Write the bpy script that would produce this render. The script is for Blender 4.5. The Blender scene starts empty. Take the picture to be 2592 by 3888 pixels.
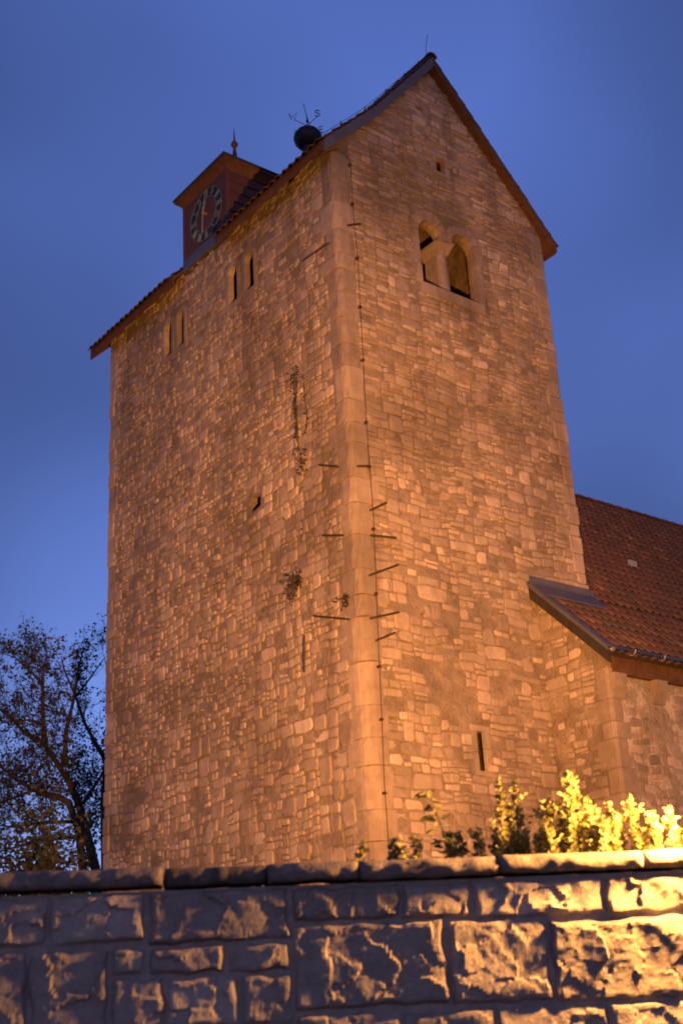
import bpy, math, random
import numpy as np
from mathutils import Vector, Matrix, noise

SC = bpy.context.scene
COL = SC.collection
V = Vector

# ------------------------------------------------------------------ camera
cam_d = bpy.data.cameras.new('camera')
cam = bpy.data.objects.new('camera', cam_d)
COL.objects.link(cam)
RX = V((0.792005, -0.607989, -0.055474))      # camera right, up and view direction in world axes
RY = V((-0.194406, -0.337290, 0.921109))
RF = V((0.578735, 0.718738, 0.385333))
CAM = V((0, 0, 1.6))
M = Matrix.Identity(4)
for i in range(3):
    M[i][0], M[i][1], M[i][2], M[i][3] = RX[i], RY[i], -RF[i], CAM[i]
cam.matrix_world = M
cam_d.sensor_fit = 'VERTICAL'
cam_d.sensor_height = 22.2
cam_d.sensor_width = 14.8
cam_d.lens = 28.0
cam_d.clip_start = 0.05
cam_d.clip_end = 2000
cam_d.dof.use_dof = True
cam_d.dof.focus_distance = 21.0
cam_d.dof.aperture_fstop = 2.8
SC.camera = cam

# ------------------------------------------------------------------ sky at dusk
world = bpy.data.worlds.new('World')
SC.world = world
world.use_nodes = True
wn = world.node_tree
for n in list(wn.nodes):
    wn.nodes.remove(n)
wo = wn.nodes.new('ShaderNodeOutputWorld')
wb = wn.nodes.new('ShaderNodeBackground')
sky = wn.nodes.new('ShaderNodeTexSky')
sky.sky_type = 'NISHITA'
sky.sun_disc = False
sky.sun_elevation = math.radians(7.5)
sky.sun_rotation = math.radians(215)
sky.altitude = 200
sky.air_density = 1.0
sky.dust_density = 0.3
sky.ozone_density = 3.4
tint = wn.nodes.new('ShaderNodeMix')
tint.data_type = 'RGBA'
tint.blend_type = 'MULTIPLY'
tint.inputs[0].default_value = 1.0
tint.inputs[7].default_value = (1.16, 0.86, 1.33, 1)      # violet-blue of the hour after sunset
wn.links.new(sky.outputs[0], tint.inputs[6])
# very soft, large veils of cloud
wtc = wn.nodes.new('ShaderNodeTexCoord')
wnz = wn.nodes.new('ShaderNodeTexNoise')
wnz.noise_dimensions = '4D'
wnz.inputs['Scale'].default_value = 2.6
wnz.inputs['Detail'].default_value = 2.0
wnz.inputs['Roughness'].default_value = 0.45
wnz.inputs['W'].default_value = 11.5
wn.links.new(wtc.outputs['Generated'], wnz.inputs['Vector'])
wmr = wn.nodes.new('ShaderNodeMapRange')
wmr.inputs['From Min'].default_value = 0.30
wmr.inputs['From Max'].default_value = 0.70
wmr.inputs['To Min'].default_value = 0.42
wmr.inputs['To Max'].default_value = 1.36
wn.links.new(wnz.outputs[0], wmr.inputs['Value'])
veil = wn.nodes.new('ShaderNodeMix')
veil.data_type = 'RGBA'
veil.blend_type = 'MULTIPLY'
veil.inputs[0].default_value = 1.0
wn.links.new(tint.outputs[2], veil.inputs[6])
wn.links.new(wmr.outputs[0], veil.inputs[7])
wn.links.new(veil.outputs[2], wb.inputs[0])
wb.inputs[1].default_value = 0.15
wn.links.new(wb.outputs[0], wo.inputs[0])

SC.view_settings.view_transform = 'Standard'
SC.view_settings.look = 'None'
SC.view_settings.exposure = 0.0
SC.view_settings.gamma = 1.0
SC.view_settings.use_curve_mapping = False
SC.render.engine = 'CYCLES'
SC.cycles.use_denoising = True
SC.cycles.max_bounces = 6
SC.cycles.filter_width = 1.9

# ------------------------------------------------------------------ materials
MATS = {}

def newmat(name):
    m = bpy.data.materials.new(name)
    m.use_nodes = True
    nt = m.node_tree
    for n in list(nt.nodes):
        nt.nodes.remove(n)
    out = nt.nodes.new('ShaderNodeOutputMaterial')
    b = nt.nodes.new('ShaderNodeBsdfPrincipled')
    nt.links.new(b.outputs[0], out.inputs[0])
    MATS[name] = m
    return m, nt, b

def nodenoise(nt, scale, detail=6, rough=0.6, vec=None):
    n = nt.nodes.new('ShaderNodeTexNoise')
    n.inputs['Scale'].default_value = scale
    n.inputs['Detail'].default_value = detail
    n.inputs['Roughness'].default_value = rough
    if vec is not None:
        nt.links.new(vec, n.inputs['Vector'])
    return n.outputs[0]

def ramp(nt, fac, stops):
    r = nt.nodes.new('ShaderNodeValToRGB')
    els = r.color_ramp.elements
    while len(els) < len(stops):
        els.new(0.5)
    for e, (p, c) in zip(els, stops):
        e.position = p
        e.color = (*c, 1) if len(c) == 3 else c
    nt.links.new(fac, r.inputs[0])
    return r.outputs[0]

def mix(nt, a, b, fac, mode='MIX'):
    n = nt.nodes.new('ShaderNodeMix')
    n.data_type = 'RGBA'
    n.blend_type = mode
    for sock, val in ((n.inputs[0], fac), (n.inputs[6], a), (n.inputs[7], b)):
        if isinstance(val, (int, float)):
            sock.default_value = val
        elif isinstance(val, tuple):
            sock.default_value = (*val, 1)
        else:
            nt.links.new(val, sock)
    return n.outputs[2]

def bump(nt, b, height, strength, dist=0.02):
    n = nt.nodes.new('ShaderNodeBump')
    n.inputs['Strength'].default_value = strength
    n.inputs['Distance'].default_value = dist
    nt.links.new(height, n.inputs['Height'])
    nt.links.new(n.outputs[0], b.inputs['Normal'])

def geopos(nt):
    return nt.nodes.new('ShaderNodeNewGeometry').outputs['Position']

def attr(nt, name):
    a = nt.nodes.new('ShaderNodeAttribute')
    a.attribute_name = name
    return a.outputs['Fac']

def rough_mat(name, stops, nscale=8, bscale=30, bstr=0.5, bdist=0.02, rough=0.9, use_tint=True,
              stain=None, stain_scale=0.35, spec=0.2):
    m, nt, b = newmat(name)
    p = geopos(nt)
    n1 = nodenoise(nt, nscale, 7, 0.65, p)
    if use_tint:
        add = nt.nodes.new('ShaderNodeMath')
        add.operation = 'MULTIPLY_ADD'
        sub = nt.nodes.new('ShaderNodeMath')
        sub.operation = 'SUBTRACT'
        nt.links.new(n1, sub.inputs[0])
        sub.inputs[1].default_value = 0.5
        nt.links.new(sub.outputs[0], add.inputs[0])
        add.inputs[1].default_value = 0.8
        nt.links.new(attr(nt, 'tint'), add.inputs[2])
        fac = add.outputs[0]
    else:
        fac = n1
    c = ramp(nt, fac, stops)
    if stain:
        s = nodenoise(nt, stain_scale, 8, 0.62, p)
        sr = ramp(nt, s, [(stain[1], (0, 0, 0)), (stain[2], (1, 1, 1))])
        sep = nt.nodes.new('ShaderNodeSeparateColor')
        nt.links.new(sr, sep.inputs[0])
        mm = nt.nodes.new('ShaderNodeMath')
        mm.operation = 'MULTIPLY'
        nt.links.new(sep.outputs[0], mm.inputs[0])
        mm.inputs[1].default_value = stain[3]
        c = mix(nt, c, stain[0], mm.outputs[0])
        mp = nt.nodes.new('ShaderNodeMapping')
        mp.inputs['Scale'].default_value = (1.5, 1.5, 0.16)
        nt.links.new(p, mp.inputs['Vector'])
        s2 = nodenoise(nt, 1.0, 6, 0.6, mp.outputs[0])
        sr2 = ramp(nt, s2, [(0.52, (0, 0, 0)), (0.68, (1, 1, 1))])
        sp2 = nt.nodes.new('ShaderNodeSeparateColor')
        nt.links.new(sr2, sp2.inputs[0])
        m3 = nt.nodes.new('ShaderNodeMath')
        m3.operation = 'MULTIPLY'
        nt.links.new(sp2.outputs[0], m3.inputs[0])
        m3.inputs[1].default_value = stain[3] * .75
        c = mix(nt, c, tuple(x * .9 for x in stain[0]), m3.outputs[0])
    nt.links.new(c, b.inputs['Base Color'])
    b.inputs['Roughness'].default_value = rough
    b.inputs['Specular IOR Level'].default_value = spec
    n2 = nodenoise(nt, bscale, 8, 0.7, p)
    bump(nt, b, n2, bstr, bdist)
    return m

STONE = [(0.0, (0.14, 0.105, 0.085)), (0.35, (0.25, 0.19, 0.153)), (0.65, (0.32, 0.245, 0.20)), (1.0, (0.44, 0.345, 0.285))]
rough_mat('tower_stone', STONE, 7, 28, 0.6, 0.02, stain=((0.135, 0.10, 0.08), 0.47, 0.63, 0.8), stain_scale=0.42)
rough_mat('mortar', [(0.25, (0.14, 0.105, 0.078)), (0.5, (0.25, 0.188, 0.14)), (0.75, (0.36, 0.278, 0.21))], 2.6, 16, 1.0, 0.06,
          use_tint=False, stain=((0.11, 0.083, 0.062), 0.47, 0.63, 0.75), stain_scale=0.42)
rough_mat('ashlar', [(0.0, (0.27, 0.22, 0.17)), (0.5, (0.40, 0.33, 0.26)), (1.0, (0.52, 0.44, 0.36))], 5, 35, 0.4, 0.012,
          stain=((0.17, 0.14, 0.11), 0.52, 0.66, 0.55), stain_scale=0.7)
rough_mat('plaster', [(0.36, (0.11, 0.085, 0.06)), (0.44, (0.23, 0.18, 0.135)), (0.53, (0.27, 0.215, 0.16)), (0.60, (0.44, 0.36, 0.28))], 1.9, 14, 1.0, 0.06, use_tint=False)
rough_mat('wall_block', [(0.0, (0.07, 0.06, 0.054)), (0.35, (0.20, 0.172, 0.15)), (0.6, (0.285, 0.248, 0.215)), (1.0, (0.43, 0.38, 0.33))], 13, 75, 1.0, 0.014)
rough_mat('wall_mortar', [(0.3, (0.17, 0.15, 0.135)), (0.7, (0.29, 0.26, 0.235))], 20, 60, 0.8, 0.01, use_tint=False)
rough_mat('clay_tile', [(0.0, (0.032, 0.019, 0.015)), (0.45, (0.062, 0.030, 0.022)), (0.75, (0.090, 0.043, 0.031)), (1.0, (0.18, 0.088, 0.056))], 9, 60, 0.3, 0.006,
          rough=0.75, stain=((0.05, 0.035, 0.028), 0.53, 0.64, 0.7), stain_scale=1.1, spec=0.3)
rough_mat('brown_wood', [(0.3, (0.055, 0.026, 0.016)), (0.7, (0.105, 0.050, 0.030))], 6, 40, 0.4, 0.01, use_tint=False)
rough_mat('belfry_dark_lining', [(0.3, (0.06, 0.04, 0.024)), (0.5, (0.12, 0.08, 0.05)), (0.7, (0.20, 0.14, 0.09))], 4, 14, 1.0, 0.05, use_tint=False)  # dark colour of the lining added inside the twin window
rough_mat('dark_wood_and_lining', [(0.3, (0.018, 0.014, 0.012)), (0.7, (0.04, 0.03, 0.025))], 6, 40, 0.4, 0.01, use_tint=False)
rough_mat('red_panel', [(0.3, (0.055, 0.025, 0.022)), (0.7, (0.082, 0.036, 0.031))], 5, 40, 0.25, 0.006, use_tint=False, rough=0.6)
rough_mat('slate', [(0.0, (0.02, 0.022, 0.028)), (1.0, (0.055, 0.058, 0.07))], 8, 40, 0.3, 0.01, rough=0.55)
rough_mat('lead', [(0.3, (0.05, 0.048, 0.056)), (0.7, (0.085, 0.08, 0.095))], 5, 30, 0.3, 0.01, use_tint=False, rough=0.5, spec=0.5)
rough_mat('iron', [(0.3, (0.025, 0.018, 0.014)), (0.7, (0.06, 0.04, 0.03))], 12, 60, 0.4, 0.004, use_tint=False, rough=0.7)
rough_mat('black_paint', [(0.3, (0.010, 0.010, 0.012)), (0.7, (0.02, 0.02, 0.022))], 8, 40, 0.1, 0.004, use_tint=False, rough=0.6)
rough_mat('dial_black', [(0.3, (0.012, 0.012, 0.016)), (0.7, (0.022, 0.022, 0.03))], 8, 40, 0.1, 0.004, use_tint=False, rough=0.5)
rough_mat('numeral_paint', [(0.3, (0.11, 0.16, 0.17)), (0.7, (0.16, 0.22, 0.23))], 8, 40, 0.1, 0.004, use_tint=False, rough=0.5)
rough_mat('bark', [(0.3, (0.030, 0.022, 0.017)), (0.7, (0.075, 0.055, 0.042))], 9, 30, 0.8, 0.03, use_tint=False)
rough_mat('soil', [(0.3, (0.05, 0.04, 0.03)), (0.7, (0.10, 0.085, 0.06))], 4, 20, 0.8, 0.03, use_tint=False)
rough_mat('lawn', [(0.3, (0.035, 0.05, 0.018)), (0.7, (0.07, 0.09, 0.035))], 3, 60, 0.8, 0.03, use_tint=False)
rough_mat('asphalt', [(0.3, (0.035, 0.035, 0.037)), (0.7, (0.065, 0.065, 0.067))], 6, 120, 0.5, 0.006, use_tint=False)

m, nt, b = newmat('gold')
b.inputs['Base Color'].default_value = (0.72, 0.48, 0.17, 1)
b.inputs['Metallic'].default_value = 0.85
b.inputs['Roughness'].default_value = 0.35
m, nt, b = newmat('galvanised')
nt.links.new(ramp(nt, nodenoise(nt, 12, 4, 0.5, geopos(nt)), [(0.3, (0.20, 0.195, 0.19)), (0.7, (0.33, 0.32, 0.31))]), b.inputs['Base Color'])
b.inputs['Metallic'].default_value = 0.35
b.inputs['Roughness'].default_value = 0.5

def leaf_mat(name, stops, trans=0.35):
    m, nt, b = newmat(name)
    c = ramp(nt, attr(nt, 'tint'), stops)
    nt.links.new(c, b.inputs['Base Color'])
    b.inputs['Roughness'].default_value = 0.55
    b.inputs['Specular IOR Level'].default_value = 0.3
    tr = nt.nodes.new('ShaderNodeBsdfTranslucent')
    nt.links.new(c, tr.inputs[0])
    mx = nt.nodes.new('ShaderNodeMixShader')
    mx.inputs[0].default_value = trans
    nt.links.new(b.outputs[0], mx.inputs[1])
    nt.links.new(tr.outputs[0], mx.inputs[2])
    out = [n for n in nt.nodes if n.type == 'OUTPUT_MATERIAL'][0]
    nt.links.new(mx.outputs[0], out.inputs[0])

leaf_mat('tree_leaf', [(0.0, (0.022, 0.026, 0.010)), (0.6, (0.05, 0.048, 0.016)), (1.0, (0.10, 0.075, 0.022))], 0.3)
leaf_mat('shrub_leaf', [(0.0, (0.05, 0.055, 0.018)), (0.6, (0.10, 0.09, 0.028)), (1.0, (0.17, 0.13, 0.035))], 0.3)
leaf_mat('weed_leaf', [(0.0, (0.07, 0.085, 0.028)), (0.5, (0.20, 0.185, 0.07)), (1.0, (0.37, 0.33, 0.15))], 0.35)
leaf_mat('dry_leaf', [(0.0, (0.018, 0.016, 0.010)), (1.0, (0.06, 0.045, 0.02))], 0.2)

# ------------------------------------------------------------------ mesh helpers
class MB:
    """collects faces for one mesh; t is the tint value of the faces that follow"""
    def __init__(self):
        self.v, self.f, self.c = [], [], []
        self.t = 0.5
    def add(self, verts, faces, t=None):
        o = len(self.v)
        self.v += [tuple(p) for p in verts]
        self.f += [tuple(i + o for i in fc) for fc in faces]
        self.c += [self.t if t is None else t] * len(faces)
    def box(self, lo, hi, mat=None, t=None):
        x0, y0, z0 = lo
        x1, y1, z1 = hi
        vs = [V(p) for p in ((x0, y0, z0), (x1, y0, z0), (x1, y1, z0), (x0, y1, z0), (x0, y0, z1), (x1, y0, z1), (x1, y1, z1), (x0, y1, z1))]
        if mat:
            vs = [mat @ p for p in vs]
        self.add(vs, [(0, 3, 2, 1), (4, 5, 6, 7), (0, 1, 5, 4), (1, 2, 6, 5), (2, 3, 7, 6), (3, 0, 4, 7)], t)
    def prism(self, poly, axis_vec, t=None):
        """poly: list of Vectors counter-clockwise seen against axis_vec; extruded along axis_vec"""
        n = len(poly)
        vs = list(poly) + [p + axis_vec for p in poly]
        fs = [tuple(range(n))[::-1], tuple(range(n, 2 * n))]
        fs += [(i, (i + 1) % n, n + (i + 1) % n, n + i) for i in range(n)]
        self.add(vs, fs, t)
    def tube(self, pts, radii, n=6, t=None, cap=True):
        pts = [V(p) for p in pts]
        if isinstance(radii, (int, float)):
            radii = [radii] * len(pts)
        vs, fs = [], []
        for i, p in enumerate(pts):
            d = (pts[min(i + 1, len(pts) - 1)] - pts[max(i - 1, 0)])
            d = d.normalized() if d.length > 1e-9 else V((0, 0, 1))
            a = d.cross(V((0, 0, 1)) if abs(d.z) < 0.9 else V((1, 0, 0))).normalized()
            bb = d.cross(a)
            for k in range(n):
                an = 2 * math.pi * k / n
                vs.append(p + (a * math.cos(an) + bb * math.sin(an)) * radii[i])
        for i in range(len(pts) - 1):
            for k in range(n):
                fs.append((i * n + k, i * n + (k + 1) % n, (i + 1) * n + (k + 1) % n, (i + 1) * n + k))
        if cap:
            fs.append(tuple(range(n))[::-1])
            fs.append(tuple((len(pts) - 1) * n + k for k in range(n)))
        self.add(vs, fs, t)
    def lathe(self, prof, center, n=16, t=None):
        """prof: list of (radius, z)"""
        vs, fs = [], []
        c = V(center)
        for r, z in prof:
            for k in range(n):
                a = 2 * math.pi * k / n
                vs.append(c + V((r * math.cos(a), r * math.sin(a), z)))
        for i in range(len(prof) - 1):
            for k in range(n):
                fs.append((i * n + k, i * n + (k + 1) % n, (i + 1) * n + (k + 1) % n, (i + 1) * n + k))
        fs.append(tuple(range(n))[::-1])
        fs.append(tuple((len(prof) - 1) * n + k for k in range(n)))
        self.add(vs, fs, t)
    def mesh(self, name, mat, smooth=False):
        me = bpy.data.meshes.new(name)
        me.from_pydata(self.v, [], self.f)
        a = me.attributes.new('tint', 'FLOAT', 'FACE')
        a.data.foreach_set('value', np.array(self.c, dtype=np.float32))
        me.materials.append(MATS[mat])
        if smooth:
            me.polygons.foreach_set('use_smooth', np.ones(len(self.f), dtype=bool))
        me.update()
        return me
    def build(self, name, mat, parent=None, smooth=False):
        return link(name, self.mesh(name, mat, smooth), parent)

def link(name, data, parent=None):
    o = bpy.data.objects.new(name, data)
    COL.objects.link(o)
    if parent is not None:
        o.parent = parent
        o.matrix_parent_inverse = PINV.get(parent.name, Matrix.Identity(4))
    return o

PINV = {}

def thing(name, label, cat, loc=(0, 0, 0), group=None):
    o = bpy.data.objects.new(name, None)
    COL.objects.link(o)
    o.location = loc
    PINV[o.name] = Matrix.Translation(V(loc)).inverted()
    o.empty_display_size = 0.2
    return tag(o, label, cat, group)

def tag(o, label, cat, group=None):
    o['label'] = label
    o['category'] = cat
    if group:
        o['group'] = group
    return o

def structure(o):
    o['kind'] = 'structure'
    return o

def cut(o, cutters):
    """subtract closed meshes from o's mesh"""
    tmp = []
    for mb in cutters:
        me = bpy.data.meshes.new('cutter')
        me.from_pydata(mb.v, [], mb.f)
        c = bpy.data.objects.new('cutter', me)
        COL.objects.link(c)
        md = o.modifiers.new('b', 'BOOLEAN')
        md.operation = 'DIFFERENCE'
        md.solver = 'EXACT'
        md.object = c
        tmp.append(c)
    dg = bpy.context.evaluated_depsgraph_get()
    me = bpy.data.meshes.new_from_object(o.evaluated_get(dg))
    o.modifiers.clear()
    o.data = me
    for c in tmp:
        d = c.data
        bpy.data.objects.remove(c)
        bpy.data.meshes.remove(d)

# ------------------------------------------------------------------ masonry
class Face:
    """a wall plane: u along the wall, v = height, d = outwards"""
    def __init__(self, origin, udir, out):
        self.o, self.u, self.n = V(origin), V(udir), V(out)
        self.flip = self.u.cross(V((0, 0, 1))).dot(self.n) < 0
    def p(self, u, v, d=0.0):
        q = self.o + self.u * u + self.n * d
        return V((q.x, q.y, v))

def warp(u, v, seed, amp=1.0):
    a = noise.noise_vector(V((u * 0.9, v * 0.9, seed)))
    b = noise.noise_vector(V((u * 3.3, v * 3.3, seed + 9)))
    return u + amp * (0.075 * a.x + 0.036 * b.x), v + amp * (0.075 * a.y + 0.03 * b.y)

def guillotine(rect, rng, style, out):
    u0, u1, v0, v1 = rect
    w, h = u1 - u0, v1 - v0
    area, aspect = style(0.5 * (u0 + u1), 0.5 * (v0 + v1))
    target = area * rng.choice((.35, .5, .7, .9, 1.1, 1.5, 2.4))
    if w * h < target and w / h < aspect * 2.2 and h / w < 1.7:
        out.append(rect)
        return
    k = rng.uniform(0.36, 0.64)
    if w / h > aspect * rng.uniform(0.75, 1.3):
        m_ = u0 + w * k
        guillotine((u0, m_, v0, v1), rng, style, out)
        guillotine((m_, u1, v0, v1), rng, style, out)
    else:
        m_ = v0 + h * k
        guillotine((u0, u1, v0, m_), rng, style, out)
        guillotine((u0, u1, m_, v1), rng, style, out)

def rubble(face, u0, u1, v0, v1, style, rng, holes=(), keep=None, proud=(-0.006, 0.034), drop=0.05, seed=0.0):
    """stones of a rubble wall, as (verts, faces, tint, weight)"""
    cells = []
    v = v0
    while v < v1:
        h = rng.uniform(0.5, 0.95)
        if v1 - v - h < 0.3:
            h = v1 - v
        u = u0
        first = True
        while u < u1:
            w = rng.uniform(0.7, 1.7) * (rng.uniform(0.4, 1) if first else 1)
            first = False
            if u1 - u - w < 0.4:
                w = u1 - u
            guillotine((u, u + w, v, v + h), rng, style, cells)
            u += w
        v += h
    stones = []
    for (a0, a1, b0, b1) in cells:
        skip = rng.random() < drop
        for (h0, h1, k0, k1) in holes:
            if a0 < h1 and a1 > h0 and b0 < k1 and b1 > k0:
                cuts = sorted([(h1 - a0, 'a0'), (a1 - h0, 'a1'), (k1 - b0, 'b0'), (b1 - k0, 'b1')])
                amt, side = cuts[0]
                if side == 'a0': a0 = h1
                elif side == 'a1': a1 = h0
                elif side == 'b0': b0 = k1
                else: b1 = k0
        if a1 - a0 < 0.06 or b1 - b0 < 0.045:
            continue
        if keep and not keep(0.5 * (a0 + a1), 0.5 * (b0 + b1)):
            continue
        if skip:
            continue
        stones.append(one_stone(face, a0, a1, b0, b1, rng, proud, seed, (u0, u1)))
    return stones

def one_stone(face, a0, a1, b0, b1, rng, proud, seed, lim, wamp=1.0):
    w, h = a1 - a0, b1 - b0
    g = min(0.30 * min(w, h), rng.uniform(0.004, 0.018))
    a0 += g; a1 -= g; b0 += g; b1 -= g
    w, h = a1 - a0, b1 - b0
    ch = [rng.uniform(0.06, 0.27) * min(w, h) for _ in range(4)]
    ck = [rng.uniform(0.6, 1.5) for _ in range(4)]
    j = lambda s: rng.uniform(-s, s) * min(w, h)
    pts = [(a0, b0 + ch[0] * ck[0]), (a0 + ch[0], b0 + j(.04))]
    if w > 1.5 * h:
        pts.append((a0 + w * rng.uniform(.4, .6), b0 + j(.07)))
    pts += [(a1 - ch[1], b0 + j(.04)), (a1 + j(.05), b0 + ch[1] * ck[1])]
    if h > 1.3 * w:
        pts.append((a1 + j(.06), b0 + h * .5))
    pts += [(a1 + j(.05), b1 - ch[2] * ck[2]), (a1 - ch[2], b1 + j(.04))]
    if w > 1.5 * h:
        pts.append((a0 + w * rng.uniform(.4, .6), b1 + j(.07)))
    pts += [(a0 + ch[3], b1 + j(.04)), (a0 + j(.05), b1 - ch[3] * ck[3])]
    wp = []
    for u, v in pts:
        uu, vv = warp(u, v, seed, wamp)
        wp.append((min(max(uu, lim[0] - 0.01), lim[1] + 0.01), vv))
    cu = sum(p[0] for p in wp) / len(wp)
    cv = sum(p[1] for p in wp) / len(wp)
    d = rng.uniform(*proud) * (1.6 if rng.random() < .12 else 1)
    tilt = (rng.uniform(-.03, .03), rng.uniform(-.04, .04))
    n = len(wp)
    k1, k2 = rng.uniform(.95, .985), rng.uniform(.76, .9)
    verts = []
    for (u, v) in wp:
        verts.append(face.p(u, v, -0.03))
    for (u, v) in wp:
        verts.append(face.p(cu + (u - cu) * k1, cv + (v - cv) * k1, d * rng.uniform(.35, .65)))
    for (u, v) in wp:
        uu, vv = cu + (u - cu) * k2, cv + (v - cv) * k2
        verts.append(face.p(uu, vv, d + (uu - cu) * tilt[0] + (vv - cv) * tilt[1] + rng.uniform(-.004, .004)))
    verts.append(face.p(cu, cv, d + rng.uniform(0, .006)))
    fs = []
    for r in range(2):
        for i in range(n):
            fs.append((r * n + i, r * n + (i + 1) % n, (r + 1) * n + (i + 1) % n, (r + 1) * n + i))
    for i in range(n):
        fs.append((2 * n + i, 2 * n + (i + 1) % n, 3 * n))
    if face.flip:
        fs = [f[::-1] for f in fs]
    tn = min(max(rng.gauss(.50, .20) + .12 * noise.noise(V((cu * .5, cv * .5, seed))), 0.05), 0.98)
    c = face.p(cu, cv)
    r = c - CAM
    weight = w * h * abs(r.normalized().dot(face.n)) / r.length_squared
    pr = (r.dot(RX) / r.dot(RF) * 28 / 14.8, r.dot(RY) / r.dot(RF) * 28 / 22.2)
    if abs(pr[0]) > 0.5 or abs(pr[1]) > 0.5:
        weight = 0
    return verts, fs, tn, weight

def lay(stones, parent, n_single, mat, rest_name, part='stone'):
    stones.sort(key=lambda s: -s[3])
    for s in stones[:n_single]:
        mb = MB()
        mb.add(s[0], s[1], s[2])
        mb.build(part, mat, parent, smooth=False)
    if len(stones) > n_single:
        mb = MB()
        for s in stones[n_single:]:
            mb.add(s[0], s[1], s[2])
        o = mb.build(rest_name, mat, parent)
        o['kind'] = 'stuff'

# ------------------------------------------------------------------ ground
WA = V((1.78352, 4.09857, 0))                   # the retaining wall: start, direction, outward normal
WD = V((0.875185, -0.483789, 0))
WN = V((-0.483789, -0.875185, 0))
TERR = 2.06

def wallp(u, v, d=0.0):
    q = WA + WD * u + WN * d
    return V((q.x, q.y, v))

mb = MB()
mb.add([(-300, -300, 0), (300, -300, 0), (300, 300, 0), (-300, 300, 0)], [(0, 1, 2, 3)])
structure(mb.build('street', 'asphalt'))
mb = MB()
q = [wallp(-300, TERR, -0.2), wallp(300, TERR, -0.2), wallp(300, TERR, -600), wallp(-300, TERR, -600)]
mb.add(q, [(0, 1, 2, 3)])
structure(mb.build('churchyard_ground', 'lawn'))

# ------------------------------------------------------------------ tower
X0, Y0 = 12.711, 15.433
TW, TL = 5.61, 8.66
ZB, ZT = 1.95, 17.5
rng = random.Random(4)
FL = Face((X0, Y0, 0), (0, 1, 0), (-1, 0, 0))     # west face
FR = Face((X0, Y0, 0), (1, 0, 0), (0, -1, 0))     # south face

def TP(x, y, z):
    return V((X0 + x, Y0 + y, z))

tower = thing('church_tower', 'tall rubble stone church tower with gabled tile roof and clock dormer', 'church tower', (X0 + TW / 2, Y0 + TL / 2, ZB))

# core
CR = 0.34
foot = []
for k in range(6):
    a = math.pi + (math.pi / 2) * k / 5
    foot.append((CR + CR * math.cos(a), CR + CR * math.sin(a)))
foot += [(TW, 0), (TW, TL), (0, TL)]
mb = MB()
mb.prism([TP(x, y, ZB) for x, y in foot], V((0, 0, ZT - ZB)))
core = mb.build('tower_wall', 'mortar', tower)

def arch_poly(uc, hw, z0, zs, n=10):
    pts = [(uc - hw, z0), (uc + hw, z0)]
    for k in range(n + 1):
        a = math.pi * k / n
        pts.append((uc + hw * math.cos(a), zs + hw * math.sin(a)))
    return pts

def niche(face, poly, depth, out=0.3):
    mb = MB()
    vs = [face.p(u, v, out) for u, v in poly]
    mb.prism([face.p(u, v, -depth) for u, v in poly] if not face.flip else [face.p(u, v, -depth) for u, v in poly][::-1], face.n * (depth + out))
    return mb

LANC = [(6.045, 0.155), (5.51, 0.155), (3.435, 0.165), (2.84, 0.165)]     # lancets of the west face
cutters = []
for uc, hw in LANC:
    cutters.append(niche(FL, arch_poly(uc, hw, 15.85, 16.72 - hw), .5))
TWL, TWR, TWS, TWB = 2.05, 3.58, 16.38, 15.15
TH = 0.33
two = [(TWL, TWB), (TWR, TWB)]
for k in range(9):
    a = math.pi * k / 8
    two.append((TWR - TH + TH * math.cos(a), TWS + TH * math.sin(a)))
for k in range(9):
    a = math.pi * k / 8
    two.append((TWL + TH + TH * math.cos(a), TWS + TH * math.sin(a)))
cutters.append(niche(FR, two, .6))
cb = MB()
cb.box(TP(TWL - .35, .24, TWB - .02), TP(TWR + .5, 1.3, 17.25))
cutters.insert(0, cb)
cb = MB()
cb.box(TP(2.26, .05, 5.70), TP(2.85, .6, 6.6))
cutters.insert(1, cb)
cb = MB()
cb.box(TP(.07, 2.6, 10.9), TP(.5, 3.3, 11.5))
cutters.insert(1, cb)
for uc, hw in LANC:
    cb = MB()
    cb.box(TP(.12, uc - hw - .03, 15.80), TP(.9, uc + hw + .19, 16.95))
    cutters.insert(1, cb)
cutters.append(niche(FR, [(2.31, 5.76), (2.485, 5.76), (2.485, 6.44), (2.31, 6.44)], 0.45))
PUT = [(2.74, 11.07), (3.05, 11.02), (3.14, 11.22), (2.98, 11.33), (2.72, 11.29)]
cutters.append(niche(FL, PUT, 0.3))
for (u, z, s) in ((1.5, 10.1, .07), (1.1, 9.62, .05), (4.6, 13.1, .07), (6.4, 9.4, .06)):
    cutters.append(niche(FL, [(u - s * 1.3, z), (u + s * 1.4, z - s * .2), (u + s, z + s), (u - s, z + s * .9)], 0.2))
for (u, z, s) in ((4.05, 13.1, .07), (4.62, 12.3, .06), (3.1, 9.2, .05), (1.35, 8.3, .05)):
    cutters.append(niche(FR, [(u - s * 1.3, z), (u + s * 1.4, z - s * .2), (u + s, z + s), (u - s, z + s * .9)], 0.2))
cut(core, cutters)

# gables: the roof's underside line
def roof_z(x):
    """top of the roof covering"""
    if x < 1.0:
        return 17.46 + (x + 0.33) * 1.02
    if x < 2.80:
        return 18.817 + (x - 1.0) * 1.225
    return 21.02 - (x - 2.80) * 1.118

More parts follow.
